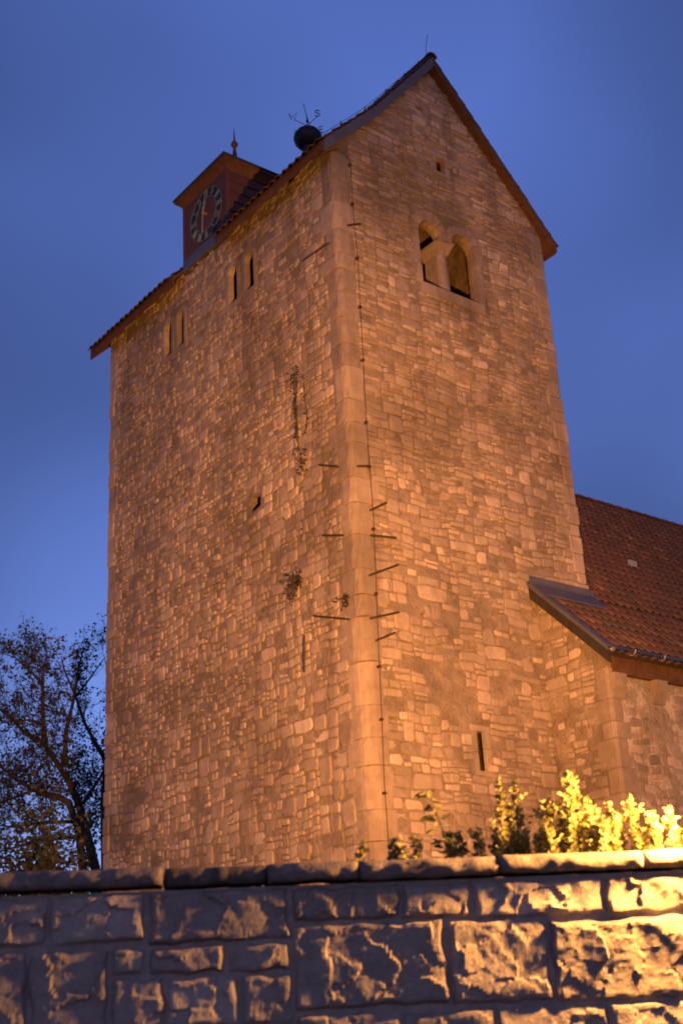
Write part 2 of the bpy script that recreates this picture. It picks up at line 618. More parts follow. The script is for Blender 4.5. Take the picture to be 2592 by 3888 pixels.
for y0 in (0.0, TL - 0.5):
    mb = MB()
    prof = [(0.0, ZT), (TW, ZT), (TW, roof_z(TW) - 0.26), (2.8, roof_z(2.8) - 0.36), (1.0, roof_z(1.0) - 0.28), (0.0, roof_z(0) - 0.26)]
    mb.prism([TP(x, y0 + 0.5, z) for x, z in prof][::-1] if False else [TP(x, y0 + 0.5, z) for x, z in prof], V((0, -0.5, 0)))
    g = mb.build('gable_wall', 'mortar', tower)
    if y0 == 0:
        cb = MB()
        cb.box(TP(2.62, .13, 18.02), TP(3.15, .46, 18.60))
        cut(g, [cb, niche(FR, [(2.73, 18.07), (2.985, 18.07), (2.985, 18.45), (2.73, 18.45)], 0.42)])

# rubble facing
def style_left(u, v):
    if v < 6.9 and u < 1.6 + .3 * math.sin(v * 2):
        return 0.15, 1.7
    if v < 7:
        return 0.06, 1.4
    if v < 11.5 and u < 3.2:
        return 0.065, 1.25
    return 0.044, 1.45

def style_right(u, v):
    if v > 15:
        return 0.038, 2.9
    if v > 12.5:
        return 0.048, 2.3
    if noise.noise(V((u * .55, v * .55, 6.0))) > .12:
        return 0.12, 1.7
    return 0.055, 2.0

holesL = [(uc - hw - 0.13, uc + hw + 0.13, 15.72, 16.87) for uc, hw in LANC]
holesL += [(2.68, 3.18, 10.99, 11.36)]
holesR = [(TWL - 0.17, TWR + 0.17, 14.93, 16.95), (2.66, 3.05, 18.0, 18.55), (2.26, 2.53, 5.68, 6.56)]
def keepL(u, v):
    return v < 17.66
def keepR(u, v):
    if v > roof_z(u) - 0.36:
        return False
    # plaster still covers part of the lower wall
    n_ = noise.noise(V((u * 0.9, v * 0.9, 3.3)))
    if v < 7.6 and 0.6 < u < 4.0 and n_ > 0.36:
        return False
    return True
QL = 0.36
sl = rubble(FL, QL, TL - 0.26, 2.2, 17.75, style_left, rng, holesL, keepL, drop=0.025, seed=1.0)
sr = rubble(FR, QL, TW - 0.24, 2.2, 20.75, style_right, rng, holesR, keepR, drop=0.03, seed=5.0)
lay(sl + sr, tower, 300, 'tower_stone', 'rubble_stones')

# rounded corner stones between the two faces
z = 2.0
while z < 17.35:
    h = rng.uniform(0.30, 0.75)
    if z + h > 17.2:
        h = 17.42 - z
    rad = (0.13 if z > 8 else 0.26) + rng.uniform(-.03, .03)
    eL, eR = QL + rng.uniform(-0.06, 0.14), QL + rng.uniform(-0.06, 0.12)
    if rng.random() < 0.4:
        eL += 0.16
    elif rng.random() < 0.4:
        eR += 0.18
    pr = rng.uniform(0.002, 0.020)
    prof = [(0.05, eL), (-pr * .4, eL - .005), (-pr, eL - 0.05)]
    for k in range(6):
        a = math.pi + (math.pi / 2) * k / 5
        prof.append((rad - pr + rad * math.cos(a), rad - pr + rad * math.sin(a)))
    prof += [(eR - 0.05, -pr), (eR - .005, -pr * .4), (eR, 0.05)]
    rows = [(z + .003, .014), (z + .014, .003), (z + h * .35, -.004), (z + h * .7, -.003), (z + h - .014, .003), (z + h - .003, .014)]
    mb = MB()
    vs, fs = [], []
    n = len(prof)
    for zz, ins in rows:
        for (x, y) in prof:
            k = ins + rng.uniform(-.011, .011)
            vs.append(TP(x + k * .7, y + k * .7, zz))
    for r in range(len(rows) - 1):
        for i in range(n - 1):
            fs.append((r * n + i, r * n + i + 1, (r + 1) * n + i + 1, (r + 1) * n + i))
    fs.append(tuple(range(n))[::-1])
    fs.append(tuple((len(rows) - 1) * n + i for i in range(n)))
    mb.add(vs, fs, min(max(rng.gauss(.32, .13), 0), 1))
    mb.build('quoin', 'tower_stone', tower, smooth=False)
    z += h

# corner stones on the two far edges, unevenly proud, so that the outline is not ruled
def edge_quoins(face, uedge, sgn, zt):
    z = 2.0
    while z < zt:
        h = rng.uniform(0.2, 0.42)
        e = rng.uniform(0.18, 0.42)
        pr = rng.uniform(0.0, 0.035)
        po = 0.02 + 0.045 * (noise.noise(V((z * 0.7, uedge, 2.0))) + 0.5) + rng.uniform(-.012, .02)
        ua, ub = uedge - sgn * e, uedge + sgn * po
        mb = MB()
        lo, hi = min(ua, ub), max(ua, ub)
        c = 0.02
        rows = [(z + .005, c), (z + .03, 0), (z + h - .03, 0), (z + h - .005, c)]
        vs, fs = [], []
        for zz, ins in rows:
            for (u, d) in ((lo + ins, -.3), (lo + ins, pr - .015 - ins * .5), (lo + .03, pr - ins), (hi - .03, pr - ins), (hi - ins, pr - .02 - ins), (hi - ins, -.3)):
                vs.append(face.p(u + rng.uniform(-.006, .006), zz, d))
        for r in range(3):
            for i in range(5):
                fs.append((r * 6 + i, r * 6 + i + 1, (r + 1) * 6 + i + 1, (r + 1) * 6 + i))
        fs += [(5, 4, 3, 2, 1, 0), (18, 19, 20, 21, 22, 23)]
        if face.flip:
            fs = [f[::-1] for f in fs]
        mb.add(vs, fs, min(max(rng.gauss(.5, .15), 0), 1))
        mb.build('quoin', 'tower_stone', tower)
        z += h
edge_quoins(FR, TW, 1, 17.3)
edge_quoins(FL, TL, 1, 17.5)

# windows
def empty_part(name, parent):
    o = bpy.data.objects.new(name, None)
    COL.objects.link(o)
    o.parent = parent
    o.matrix_parent_inverse = PINV.get(parent.name, Matrix.Identity(4))
    PINV[o.name] = Matrix.Identity(4)
    return o

def ring_piece(face, poly, d0, d1, parent, name, mat='ashlar'):
    mb = MB()
    pts = [face.p(u, v, d0) for u, v in poly]
    if face.flip:
        pts = pts[::-1]
    mb.prism(pts, face.n * (d1 - d0), min(max(rng.gauss(.42, .13), 0), 1))
    return mb.build(name, mat, parent)

def arch_window(face, uc, hw, z0, zs, parent_name, rw=0.12, nv=5, jh=0.3, jambs=(True, True), proud=0.018):
    win = MB()
    w = empty_part(parent_name, tower)
    for k in range(nv):
        a0, a1 = math.pi * k / nv + .02, math.pi * (k + 1) / nv - .02
        am = (a0 + a1) / 2
        ro = hw + rw * rng.uniform(.9, 1.25)
        hi_ = hw - .007
        poly = [(uc + hi_ * math.cos(a0), zs + hi_ * math.sin(a0)), (uc + ro * math.cos(a0), zs + ro * math.sin(a0)),
                (uc + ro * 1.02 * math.cos(am), zs + ro * 1.02 * math.sin(am)), (uc + ro * math.cos(a1), zs + ro * math.sin(a1)),
                (uc + hi_ * math.cos(a1), zs + hi_ * math.sin(a1)), (uc + hi_ * math.cos(am), zs + hi_ * math.sin(am))]
        ring_piece(face, poly, -0.1, proud + rng.uniform(0, .008), w, 'arch_stone', 'tower_stone')
    for s, on in ((-1, jambs[0]), (1, jambs[1])):
        if not on:
            continue
        z = z0
        while z < zs - .02:
            h = min(jh * rng.uniform(.7, 1.2), zs - z)
            if zs - z - h < .1:
                h = zs - z
            o = rw * rng.uniform(.8, 1.1)
            ua, ub = uc + s * (hw - .007), uc + s * (hw + o)
            lo, hi = min(ua, ub), max(ua, ub)
            ring_piece(face, [(lo, z + .005), (hi, z + .005), (hi, z + h - .005), (lo, z + h - .005)], -0.1, proud + rng.uniform(0, .008), w, 'jamb_stone', 'tower_stone')
            z += h
    return w

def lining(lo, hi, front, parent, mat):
    """dark lining added to darken the inside of an opening: five sides of a box, open towards the wall face"""
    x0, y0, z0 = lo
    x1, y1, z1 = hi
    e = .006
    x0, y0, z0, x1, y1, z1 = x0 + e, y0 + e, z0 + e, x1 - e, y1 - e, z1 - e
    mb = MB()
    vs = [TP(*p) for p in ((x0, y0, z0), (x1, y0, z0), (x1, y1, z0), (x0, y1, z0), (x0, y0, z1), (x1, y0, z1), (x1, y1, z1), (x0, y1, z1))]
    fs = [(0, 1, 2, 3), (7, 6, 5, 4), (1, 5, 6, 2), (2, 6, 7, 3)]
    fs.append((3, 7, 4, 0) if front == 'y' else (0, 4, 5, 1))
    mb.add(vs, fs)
    mb.build('added_dark_lining', mat, parent)

for uc, hw in LANC:
    w = arch_window(FL, uc, hw, 15.85, 16.72 - hw, 'lancet_window', rw=0.10, nv=3, jh=0.34)
    lining((.12, uc - hw - .03, 15.80), (.9, uc + hw + .19, 16.95), 'x', w, 'dark_wood_and_lining')
    ring_piece(FL, [(uc - hw - .1, 15.74), (uc + hw + .1, 15.74), (uc + hw + .1, 15.855), (uc - hw - .1, 15.855)], -.1, .02, w, 'sill', 'tower_stone')

# the twin bell window
twin = empty_part('twin_window', tower)
lining((TWL - .35, .24, TWB - .02), (TWR + .5, 1.3, 17.25), 'y', twin, 'belfry_dark_lining')
for uc in (TWL + TH, TWR - TH):
    nv = 7
    for k in range(nv):
        a0, a1 = math.pi * k / nv + .02, math.pi * (k + 1) / nv - .02
        ro = TH + rng.uniform(.16, .24)
        pts = []
        for (r_, a) in ((TH - .008, a0), (ro, a0), (ro, a1), (TH - .008, a1)):
            u = uc + r_ * math.cos(a)
            mid = (TWL + TWR) / 2
            u = min(u, mid - .01) if uc < mid else max(u, mid + .01)
            pts.append((u, TWS + r_ * math.sin(a)))
        ring_piece(FR, pts, -.15, .012 + rng.uniform(0, .012), twin, 'arch_stone', 'tower_stone')
for s, ue in ((-1, TWL), (1, TWR)):
    z = TWB
    while z < TWS - .02:
        h = rng.uniform(.14, .3)
        if TWS - z - h < .1:
            h = TWS - z
        o = rng.uniform(.1, .17)
        lo, hi = min(ue - s * .008, ue + s * o), max(ue - s * .008, ue + s * o)
        ring_piece(FR, [(lo, z + .006), (hi, z + .006), (hi, z + h - .006), (lo, z + h - .006)], -.15, rng.uniform(.008, .025), twin, 'jamb_stone', 'tower_stone')
        z += h
mb = MB()
mb.box(TP(TWL - .06, -.05, 14.94), TP(TWR + .06, .12, TWB + .01))
mb.build('sill', 'tower_stone', twin)
um = (TWL + TWR) / 2
mb = MB()
prof = []
for (z, hw, fr) in ((TWB, .15, .10), (TWB + .5, .135, .11), (TWS - .22, .12, .13)):
    ring = []
    for k in range(7):
        a = math.pi * k / 6
        ring.append(TP(um - hw * math.cos(a), fr + hw * .6 - hw * .6 * math.sin(a) - .0, z))
    ring += [TP(um + hw, .55, z), TP(um - hw, .55, z)]
    prof.append(ring)
vs = [p for r_ in prof for p in r_]
n = 9
fs = [(i + r_ * n, (i + 1) % n + r_ * n, (i + 1) % n + (r_ + 1) * n, i + (r_ + 1) * n) for r_ in range(2) for i in range(n)]
mb.add(vs, fs, .3)
mb.build('column', 'tower_stone', twin, smooth=False)
mb = MB()
for (z0, z1, w0, w1, f0, f1) in ((TWS - .22, TWS - .02, .12, .20, .14, .02), (TWS - .02, TWS + .03, .21, .21, .0, .0)):
    lo = [TP(um - w0, f0, z0), TP(um + w0, f0, z0), TP(um + w0, .6, z0), TP(um - w0, .6, z0)]
    hi = [TP(um - w1, f1, z1), TP(um + w1, f1, z1), TP(um + w1, .6, z1), TP(um - w1, .6, z1)]
    mb.add(lo + hi, [(0, 3, 2, 1), (4, 5, 6, 7), (0, 1, 5, 4), (1, 2, 6, 5), (2, 3, 7, 6), (3, 0, 4, 7)], .32)
mb.build('capital', 'tower_stone', twin)
# frames of the small square opening and of the slit
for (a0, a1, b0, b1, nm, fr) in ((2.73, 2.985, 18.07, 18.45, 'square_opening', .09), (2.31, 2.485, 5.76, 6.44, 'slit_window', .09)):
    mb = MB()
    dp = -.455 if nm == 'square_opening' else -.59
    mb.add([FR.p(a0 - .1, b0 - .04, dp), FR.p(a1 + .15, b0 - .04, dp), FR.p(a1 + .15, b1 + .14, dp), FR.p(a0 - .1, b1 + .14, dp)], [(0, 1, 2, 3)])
    w = mb.build(nm, 'black_paint', tower)  # black sheet at the back, added to keep the opening dark
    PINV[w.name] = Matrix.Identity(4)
    lining(*(((2.62, .13, 18.02), (3.15, .45, 18.60)) if nm == 'square_opening' else ((2.26, .05, 5.70), (2.85, .58, 6.6))), 'y', w, 'dark_wood_and_lining')
    ring_piece(FR, [(a0 - fr * 1.6, b1 - .005), (a1 + fr, b1 - .004), (a1 + fr * .9, b1 + fr), (a0 - fr * 1.5, b1 + fr * 1.1)], -.1, .02, w, 'lintel', 'tower_stone')
    ring_piece(FR, [(a0 - fr, b0 - fr * .8), (a1 + fr * 1.4, b0 - fr * .9), (a1 + fr * 1.4, b0 + .005), (a0 - fr, b0 + .005)], -.1, .022, w, 'sill', 'tower_stone')
    for s in (-1, 1):
        ue = a0 if s < 0 else a1
        zm = b0 + (b1 - b0) * rng.uniform(.4, .6)
        for (z0, z1) in ((b0, zm), (zm, b1)):
            o = fr * rng.uniform(.7, 1.5)
            lo, hi = min(ue - s * .006, ue + s * o), max(ue - s * .006, ue + s * o)
            ring_piece(FR, [(lo, z0 + .006), (hi, z0 + .006), (hi, z1 - .006), (lo, z1 - .006)], -.045, rng.uniform(.01, .022), w, 'jamb_stone', 'tower_stone')

# ------------------------------------------------------------------ tower roof
PINV_T = PINV[tower.name]
roof = empty_part('roof', tower)

YF, YB = -0.16, TL + 0.5
DY0, DY1 = 3.57, 5.29
EAVE = -0.33

def slab(xs, y0, y1, name, mat, top_off, thick, parent):
    """a roof layer following roof_z over xs from y0 to y1"""
    mb = MB()
    pts = [(x, roof_z(x) - top_off) for x in xs] + [(x, roof_z(x) - top_off - thick) for x in xs[::-1]]
    mb.prism([TP(x, y1, z) for x, z in pts][::-1], V((0, y0 - y1, 0)))
    # prism expects counter-clockwise against the axis; either way both sides are drawn
    return mb.build(name, mat, parent)

slab([EAVE + .04, 1.0, 2.80], YF + .03, DY0, 'roof_boarding', 'brown_wood', .09, .10, roof)
slab([0.95, 1.0, 2.80], DY0, DY1, 'roof_boarding', 'brown_wood', .09, .10, roof)
slab([EAVE + .04, 1.0, 2.80], DY1, YB - .03, 'roof_boarding', 'brown_wood', .09, .10, roof)
slab([2.801, 5.93], YF + .03, YB - .03, 'roof_boarding', 'brown_wood', .09, .10, roof)
# rafters ends, seen from below
y = YF + .35
while y < YB:
    if not (DY0 - .08 < y < DY1 + .02):
        slab([EAVE + .07, .12], y, y + .11, 'rafter', 'brown_wood', .192, .10, roof)
    y += .78
# eave board
for (a, c) in ((YF + .04, DY0 - .01), (DY1 + .01, YB - .04)):
    mb = MB()
    mb.box(TP(EAVE + .005, a, 17.20), TP(EAVE + .035, c, 17.42))
    mb.build('eave_board', 'brown_wood', roof)
mb = MB()
mb.box(TP(5.935, YF + .04, 17.18), TP(5.96, YB - .04, 17.40))
mb.build('eave_board', 'brown_wood', roof)
# verge boards
def verge(xs, y0, y1, mat, h, off):
    mb = MB()
    pts = [(x, roof_z(x) - off) for x in xs] + [(x, roof_z(x) - off - h) for x in xs[::-1]]
    mb.prism([TP(x, y1, z) for x, z in pts][::-1], V((0, y0 - y1, 0)))
    mb.build('verge_board', mat, roof)
verge([EAVE + .03, 1.0, 2.795], YF - .012, YF + .027, 'lead', .27, .065)
verge([2.805, 5.95], YF - .012, YF + .027, 'brown_wood', .24, .065)
verge([EAVE + .03, 1.0, 2.795], YB - .027, YB + .012, 'brown_wood', .27, .065)

# pantiles: a along the eave, b up the slope, c away from the roof
TPITCH, TEXP = 0.215, 0.30
PROF = [(0.0, 0.012), (0.03, 0.044), (0.075, 0.055), (0.12, 0.036), (0.165, 0.012), (0.205, 0.006), (0.24, 0.024)]

def tile_mesh():
    mb = MB()
    n = len(PROF)
    vs = [(a, 0, c + .040) for a, c in PROF] + [(a, .36, c + .004) for a, c in PROF] + [(a, 0.0, c + .022) for a, c in PROF]
    fs = [(i, i + 1, n + i + 1, n + i) for i in range(n - 1)] + [(2 * n + i, 2 * n + i + 1, i + 1, i) for i in range(n - 1)]
    mb.add(vs, fs)
    return mb
TILE = tile_mesh()

class Slope:
    def __init__(self, o, a, b):
        self.o, self.a, self.b = V(o), V(a).normalized(), V(b).normalized()
        self.c = self.a.cross(self.b)
        if self.c.z < 0:
            self.c = -self.c
    def tile(self, ia, ib, rng, t=None):
        oa, ob = ia * TPITCH + rng.uniform(-.006, .006), ib * TEXP + rng.uniform(-.012, .012)
        lift = rng.uniform(0, .010)
        sk = rng.uniform(-.02, .02)
        vs = [self.o + self.a * (oa + p[0] + sk * p[1]) + self.b * (ob + p[1]) + self.c * (p[2] + lift) for p in TILE.v]
        flip = self.a.cross(self.b).dot(self.c) < 0
        fs = [f[::-1] for f in TILE.f] if flip else TILE.f
        return vs, fs, min(max(rng.gauss(.5, .16), 0.02), 1) if t is None else t

def tiles(slope, cells, parent, n_single, order):
    cells = sorted(cells, key=order)
    r2 = random.Random(11)
    rest = MB()
    for i, (ia, ib) in enumerate(cells):
        vs, fs, t = slope.tile(ia, ib, r2)
        if i < n_single:
            mb = MB()
            mb.add(vs, fs, t)
            mb.build('roof_tile', 'clay_tile', parent, smooth=True)
        else:
            rest.add(vs, fs, t)
    if rest.v:
        o = rest.build('roof_tiles', 'clay_tile', parent, smooth=True)
        o['kind'] = 'stuff'

def slope_between(xa, xb, flip=False):
    za, zb = roof_z(xa) - .095, roof_z(xb) - .095
    return za, zb
ny = int((YB - YF) / TPITCH)
# west slope, lower kick and upper part
sA = Slope(TP(EAVE - .04, YF, roof_z(EAVE - .04) - .10), (0, 1, 0), (1, 0, 1.02))
lenA = math.hypot(1.33, 1.33 * 1.02)
cells = [(i, j) for i in range(ny) for j in range(int(lenA / TEXP) + 1) if not (DY0 - .1 < YF + i * TPITCH + .1 < DY1 + .05)]
tiles(sA, cells, roof, 60, lambda c: c[1] * 100 + c[0])
sB = Slope(TP(1.0, YF, roof_z(1.0) - .09), (0, 1, 0), (1, 0, 1.225))
cells = [(i, j) for i in range(ny) for j in range(int(math.hypot(1.8, 2.2) / TEXP) + 1)]
tiles(sB, cells, roof, 10, lambda c: c[0] * 100 + c[1])
sC = Slope(TP(6.0, YF, roof_z(6.0) - .10), (0, 1, 0), (-1, 0, 1.118))
cells = [(i, j) for i in range(ny) for j in range(int(math.hypot(3.2, 3.57) / TEXP) + 1)]
tiles(sC, cells, roof, 32, lambda c: c[0] * 100 + c[1])
# ridge tiles
y = YF - .02
k = 0
while y < YB:
    mb = MB()
    vs, fs = [], []
    for (yy, r_) in ((y, .125), (y + .37, .105)):
        for q_ in range(7):
            a = math.pi * (q_ / 6)
            vs.append(TP(2.8 + r_ * math.cos(a), yy, 20.965 + r_ * .75 * math.sin(a)))
        for q_ in range(7):
            a = math.pi * (q_ / 6)
            vs.append(TP(2.8 + (r_ - .02) * math.cos(a), yy, 20.965 + (r_ - .02) * .75 * math.sin(a)))
    for q_ in range(6):
        fs += [(q_, q_ + 1, 14 + q_ + 1, 14 + q_), (q_, 7 + q_, 8 + q_, q_ + 1), (14 + q_, 15 + q_, 22 + q_, 21 + q_)]
    mb.add(vs, fs, rng.uniform(.3, .7))
    mb.build('ridge_tile', 'clay_tile', roof, smooth=False)
    y += .34

# ------------------------------------------------------------------ clock dormer
dorm = empty_part('clock_dormer', tower)
DZ0, DZ1 = 17.50, 19.27
def dpart(mb, name, mat, smooth=False):
    return mb.build(name, mat, dorm, smooth)
mb = MB()
mb.box(TP(-.02, DY0 + .02, DZ0), TP(1.95, DY1 - .02, DZ1))
dpart(mb, 'dormer_body', 'red_panel')
# lapped boards of the dormer cheek
nb = 6
for i in range(nb):
    z0 = 17.7 + (DZ1 - 17.7) * i / nb
    z1 = 17.7 + (DZ1 - 17.7) * (i + 1) / nb
    for (ya, yb, s) in ((DY0 + .02, DY0 - .02, 1), (DY1 - .02, DY1 + .02, -1)):
        mb = MB()
        vs = [TP(-.02, ya, z0), TP(-.02, yb, z0), TP(-.02, ya + (yb - ya) * .3, z1), TP(-.02, ya, z1)]
        mb.prism(vs if s < 0 else vs[::-1], V((1.9, 0, 0)))
        dpart(mb, 'cheek_board', 'red_panel')
for (ya, yb) in ((DY0 - .03, DY0 + .05), (DY1 - .05, DY1 + .03)):
    mb = MB()
    mb.box(TP(-.045, ya, DZ0 + .02), TP(.04, yb, DZ1))
    dpart(mb, 'corner_board', 'red_panel')
mb = MB()
pts = [(-.045, 17.86), (-.10, 17.58), (-.10, 17.53), (.0, 17.53), (.0, 17.86)]
mb.prism([TP(x, DY1, z) for x, z in pts], V((0, DY0 - DY1, 0)))
dpart(mb, 'apron_flashing', 'lead')
mb = MB()
# coved cornice
rings = [(.0, DZ1 - .02), (.03, DZ1 + .03), (.10, DZ1 + .12), (.15, DZ1 + .15), (.15, DZ1 + .21)]
vs, fs = [], []
for o, z in rings:
    vs += [TP(-.03 - o, DY0 - .02 - o, z), TP(2.3, DY0 - .02 - o, z), TP(2.3, DY1 + .02 + o, z), TP(-.03 - o, DY1 + .02 + o, z)]
for r_ in range(len(rings) - 1):
    for i in range(4):
        fs.append((r_ * 4 + i, r_ * 4 + (i + 1) % 4, r_ * 4 + 4 + (i + 1) % 4, r_ * 4 + 4 + i))
fs += [(3, 2, 1, 0), (16, 17, 18, 19)]
mb.add(vs, fs)
dpart(mb, 'cornice', 'brown_wood')
mb = MB()
o, z = .18, DZ1 + .215
ym = (DY0 + DY1) / 2
e = [TP(-.03 - o, DY0 - .02 - o, z), TP(2.6, DY0 - .02 - o, z), TP(2.6, DY1 + .02 + o, z), TP(-.03 - o, DY1 + .02 + o, z)]
e2 = [p + V((0, 0, .035)) for p in e]
pk = [TP(.80, ym, 20.42), TP(2.6, ym, 20.42)]
mb.add(e + e2 + pk, [(3, 2, 1, 0), (0, 1, 5, 4), (2, 3, 7, 6), (3, 0, 4, 7), (4, 5, 9, 8), (6, 7, 8, 9), (7, 4, 8), (1, 2, 6, 9, 5)])
dpart(mb, 'dormer_roof', 'slate')
mb = MB()
mb.lathe([(.075, 20.34), (.055, 20.5), (.032, 20.74), (.03, 20.76), (.065, 20.79), (.085, 20.84), (.065, 20.89), (.03, 20.92), (.022, 20.98), (.004, 21.3)], TP(.80, ym, 0), 12)
dpart(mb, 'finial', 'red_panel', True)
# clock
CY, CZ, CRAD = 4.36, 18.56, 0.645
CX = -.02
def cl(r_, ang, x):
    """clock face point; ang clockwise from 12 as seen from outside (west): 3 o'clock lies to -y"""
    return TP(x, CY - r_ * math.sin(ang), CZ + r_ * math.cos(ang))
mb = MB()
n = 48
vs, fs = [], []
for k in range(n):
    a = 2 * math.pi * k / n
    vs += [cl(.40, a, CX - .022), cl(CRAD, a, CX - .022), cl(CRAD, a, CX), cl(.40, a, CX)]
for k in range(n):
    j = (k + 1) % n
    fs += [(k * 4, j * 4, j * 4 + 1, k * 4 + 1), (k * 4 + 1, j * 4 + 1, j * 4 + 2, k * 4 + 2), (k * 4 + 3, j * 4 + 3, j * 4, k * 4)]
mb.add(vs, fs)
dpart(mb, 'dial_ring', 'dial_black')
for rr in (.405, CRAD - .012):
    mb = MB()
    vs, fs = [], []
    for k in range(n):
        a = 2 * math.pi * k / n
        vs += [cl(rr - .005, a, CX - .026), cl(rr + .005, a, CX - .026), cl(rr + .005, a, CX - .01), cl(rr - .005, a, CX - .01)]
    for k in range(n):
        j = (k + 1) % n
        for q_ in range(4):
            fs.append((k * 4 + q_, j * 4 + q_, j * 4 + (q_ + 1) % 4, k * 4 + (q_ + 1) % 4))
    mb.add(vs, fs)
    dpart(mb, 'dial_rim', 'numeral_paint')
ROM = ['XII', 'I', 'II', 'III', 'IIII', 'V', 'VI', 'VII', 'VIII', 'IX', 'X', 'XI']
for h in range(12):
    a = 2 * math.pi * h / 12
    er = (cl(1, a, 0) - cl(0, a, 0))
    et = (cl(1, a + math.pi / 2, 0) - cl(0, a, 0))
    cen = cl(.523, a, CX - .028)
    glyph = ROM[h]
    wd = {'I': .045, 'V': .095, 'X': .10}
    tot = sum(wd[g] for g in glyph)
    s = min(.85, .16 / tot)
    x = -tot * s / 2
    mb = MB()
    def bar(x0, r0, x1, r1, w):
        p0 = cen + et * x0 + er * r0
        p1 = cen + et * x1 + er * r1
        q_ = [p0 - et * w, p0 + et * w, p1 + et * w, p1 - et * w]
        mb.prism([p + V((.008, 0, 0)) for p in q_][::-1], V((-.010, 0, 0)))
    for g in glyph:
        w = wd[g] * s
        xc = x + w / 2
        if g == 'I':
            bar(xc, -.088, xc, .088, .0075)
        elif g == 'V':
            bar(xc - w * .33, .088, xc, -.088, .008)
            bar(xc + w * .33, .088, xc, -.088, .005)
        else:
            bar(xc - w * .33, .088, xc + w * .33, -.088, .008)
            bar(xc + w * .33, .088, xc - w * .33, -.088, .005)
        x += w
    dpart(mb, 'numeral', 'numeral_paint')
mb = MB()
mb.tube([TP(CX - .01, CY, CZ), TP(CX - .13, CY, CZ)], .028, 10)
dpart(mb, 'clock_arbor', 'gold')
def hand(ang, L_, tail, w, x, name):
    mb = MB()
    c0 = cl(0, 0, x)
    er = cl(1, ang, x) - c0
    et = cl(1, ang + math.pi / 2, x) - c0
    q_ = [c0 - er * tail - et * w * .5, c0 - er * tail + et * w * .5, c0 + et * w * .55, c0 + er * L_ * .72 + et * w, c0 + er * L_, c0 + er * L_ * .72 - et * w, c0 - et * w * .55]
    mb.prism([p + V((.006, 0, 0)) for p in q_][::-1], V((-.012, 0, 0)))
    dpart(mb, name, 'gold')
hand(math.radians(183), .56, .14, .026, CX - .115, 'minute_hand')
hand(math.radians(12), .36, .10, .032, CX - .095, 'hour_hand')

# ------------------------------------------------------------------ ironwork on the tower
ANCH = [('L', .82, 9.78, .26, 9.59), ('R', .26, 9.54, .83, 9.61), ('R', .29, 10.00, .68, 10.23), ('R', .17, 8.81, .83, 9.12),
        ('L', 1.19, 8.44, .25, 8.11), ('R', .13, 8.06, .77, 8.27), ('R', .22, 7.70, .65, 7.90), ('R', .22, 15.73, .56, 15.90),
        ('L', .81, 11.11, .29, 10.87), ('R', .07, 10.77, .36, 10.84), ('L', 1.0, 15.44, .15, 15.37), ('L', 1.49, 8.19, 1.54, 7.55)]
for (f, a0, z0, a1, z1) in ANCH:
    fc = FL if f == 'L' else FR
    mb = MB()
    thin = .011 if abs(z0 - 15.44) < .01 else .019  # the slimmer west-face bar stands in for a long shadow line
    mb.tube([fc.p(a0, z0, .060), fc.p(a0 * .9 + a1 * .1, z0 * .9 + z1 * .1, .062), fc.p(a0 * .1 + a1 * .9, z0 * .1 + z1 * .9, .062), fc.p(a1, z1, .056)], [thin * .8, thin, thin, thin * .8], 6)
    mb.build('iron_anchor', 'iron', tower)
CAB = [(.03, 17.35), (.12, 17.43), (.40, 17.28), (.39, 16.21), (.42, 15.06), (.39, 13.56), (.36, 12.05), (.35, 10.95), (.36, 9.98), (.33, 9.03), (.29, 8.11), (.26, 7.08), (.20, 5.40), (.20, 2.3)]
mb = MB()
mb.tube([FR.p(u, z, .055 + (.02 if i < 3 else 0)) for i, (u, z) in enumerate(CAB)], .0058, 5)
cable = mb.build('lightning_cable', 'iron', tower)
PINV[cable.name] = Matrix.Identity(4)
def cab_at(z):
    for (u0, z0), (u1, z1) in zip(CAB[2:], CAB[3:]):
        if z1 <= z <= z0:
            return u0 + (u1 - u0) * (z0 - z) / (z0 - z1)
    return .3
z = 17.2
while z > 4:
    mb = MB()
    u = cab_at(z)
    mb.box(FR.p(u - .022, z - .018, -.02), FR.p(u + .022, z + .018, .072))
    mb.build('cable_clip', 'iron', cable)
    z -= rng.uniform(.85, 1.25)
# conductor wire on the verge and ridge with its short air terminal
pts = [TP(x, .02, roof_z(x) + .10) for x in (-.2, .3, .8, 1.3, 1.8, 2.3, 2.7)]
mb = MB()
mb.tube(pts + [TP(2.8, -.05, 21.16)], .006, 5)
mb.tube([TP(2.74, -.04, 21.10), TP(2.70, -.12, 21.32), TP(2.73, -.16, 21.52)], .006, 5)
rw = mb.build('conductor_wire', 'iron', roof)
for x in (.3, .95, 1.55, 2.1, 2.55):
    mb = MB()
    mb.tube([TP(x, .02, roof_z(x) - .02), TP(x, .02, roof_z(x) + .13)], .012, 5)
    mb.build('wire_holder', 'iron', roof)

# ------------------------------------------------------------------ siren and weather vane on the ridge
SX, SY = 2.80, 4.25
siren = thing('siren', 'black mushroom shaped siren standing on the tower ridge', 'siren', TP(SX, SY, 21.0))
mb = MB()
mb.lathe([(.27, 20.85), (.25, 21.12), (.16, 21.20), (.14, 21.50), (.18, 21.56)], TP(SX, SY, 0), 16)
mb.build('siren_neck', 'black_paint', siren, True)
mb = MB()
mb.lathe([(.15, 21.50), (.24, 21.56), (.32, 21.67), (.345, 21.77), (.33, 21.87), (.27, 21.96), (.16, 22.03), (.03, 22.06)], TP(SX, SY, 0), 24)
mb.build('siren_head', 'black_paint', siren, True)
vane = thing('weather_vane', 'thin iron weather vane with compass letters above the siren', 'weather vane', TP(SX, SY, 21.96))
VZ = 22.16
mb = MB()
mb.tube([TP(SX, SY, 21.95), TP(SX, SY, 22.47)], .012, 6)
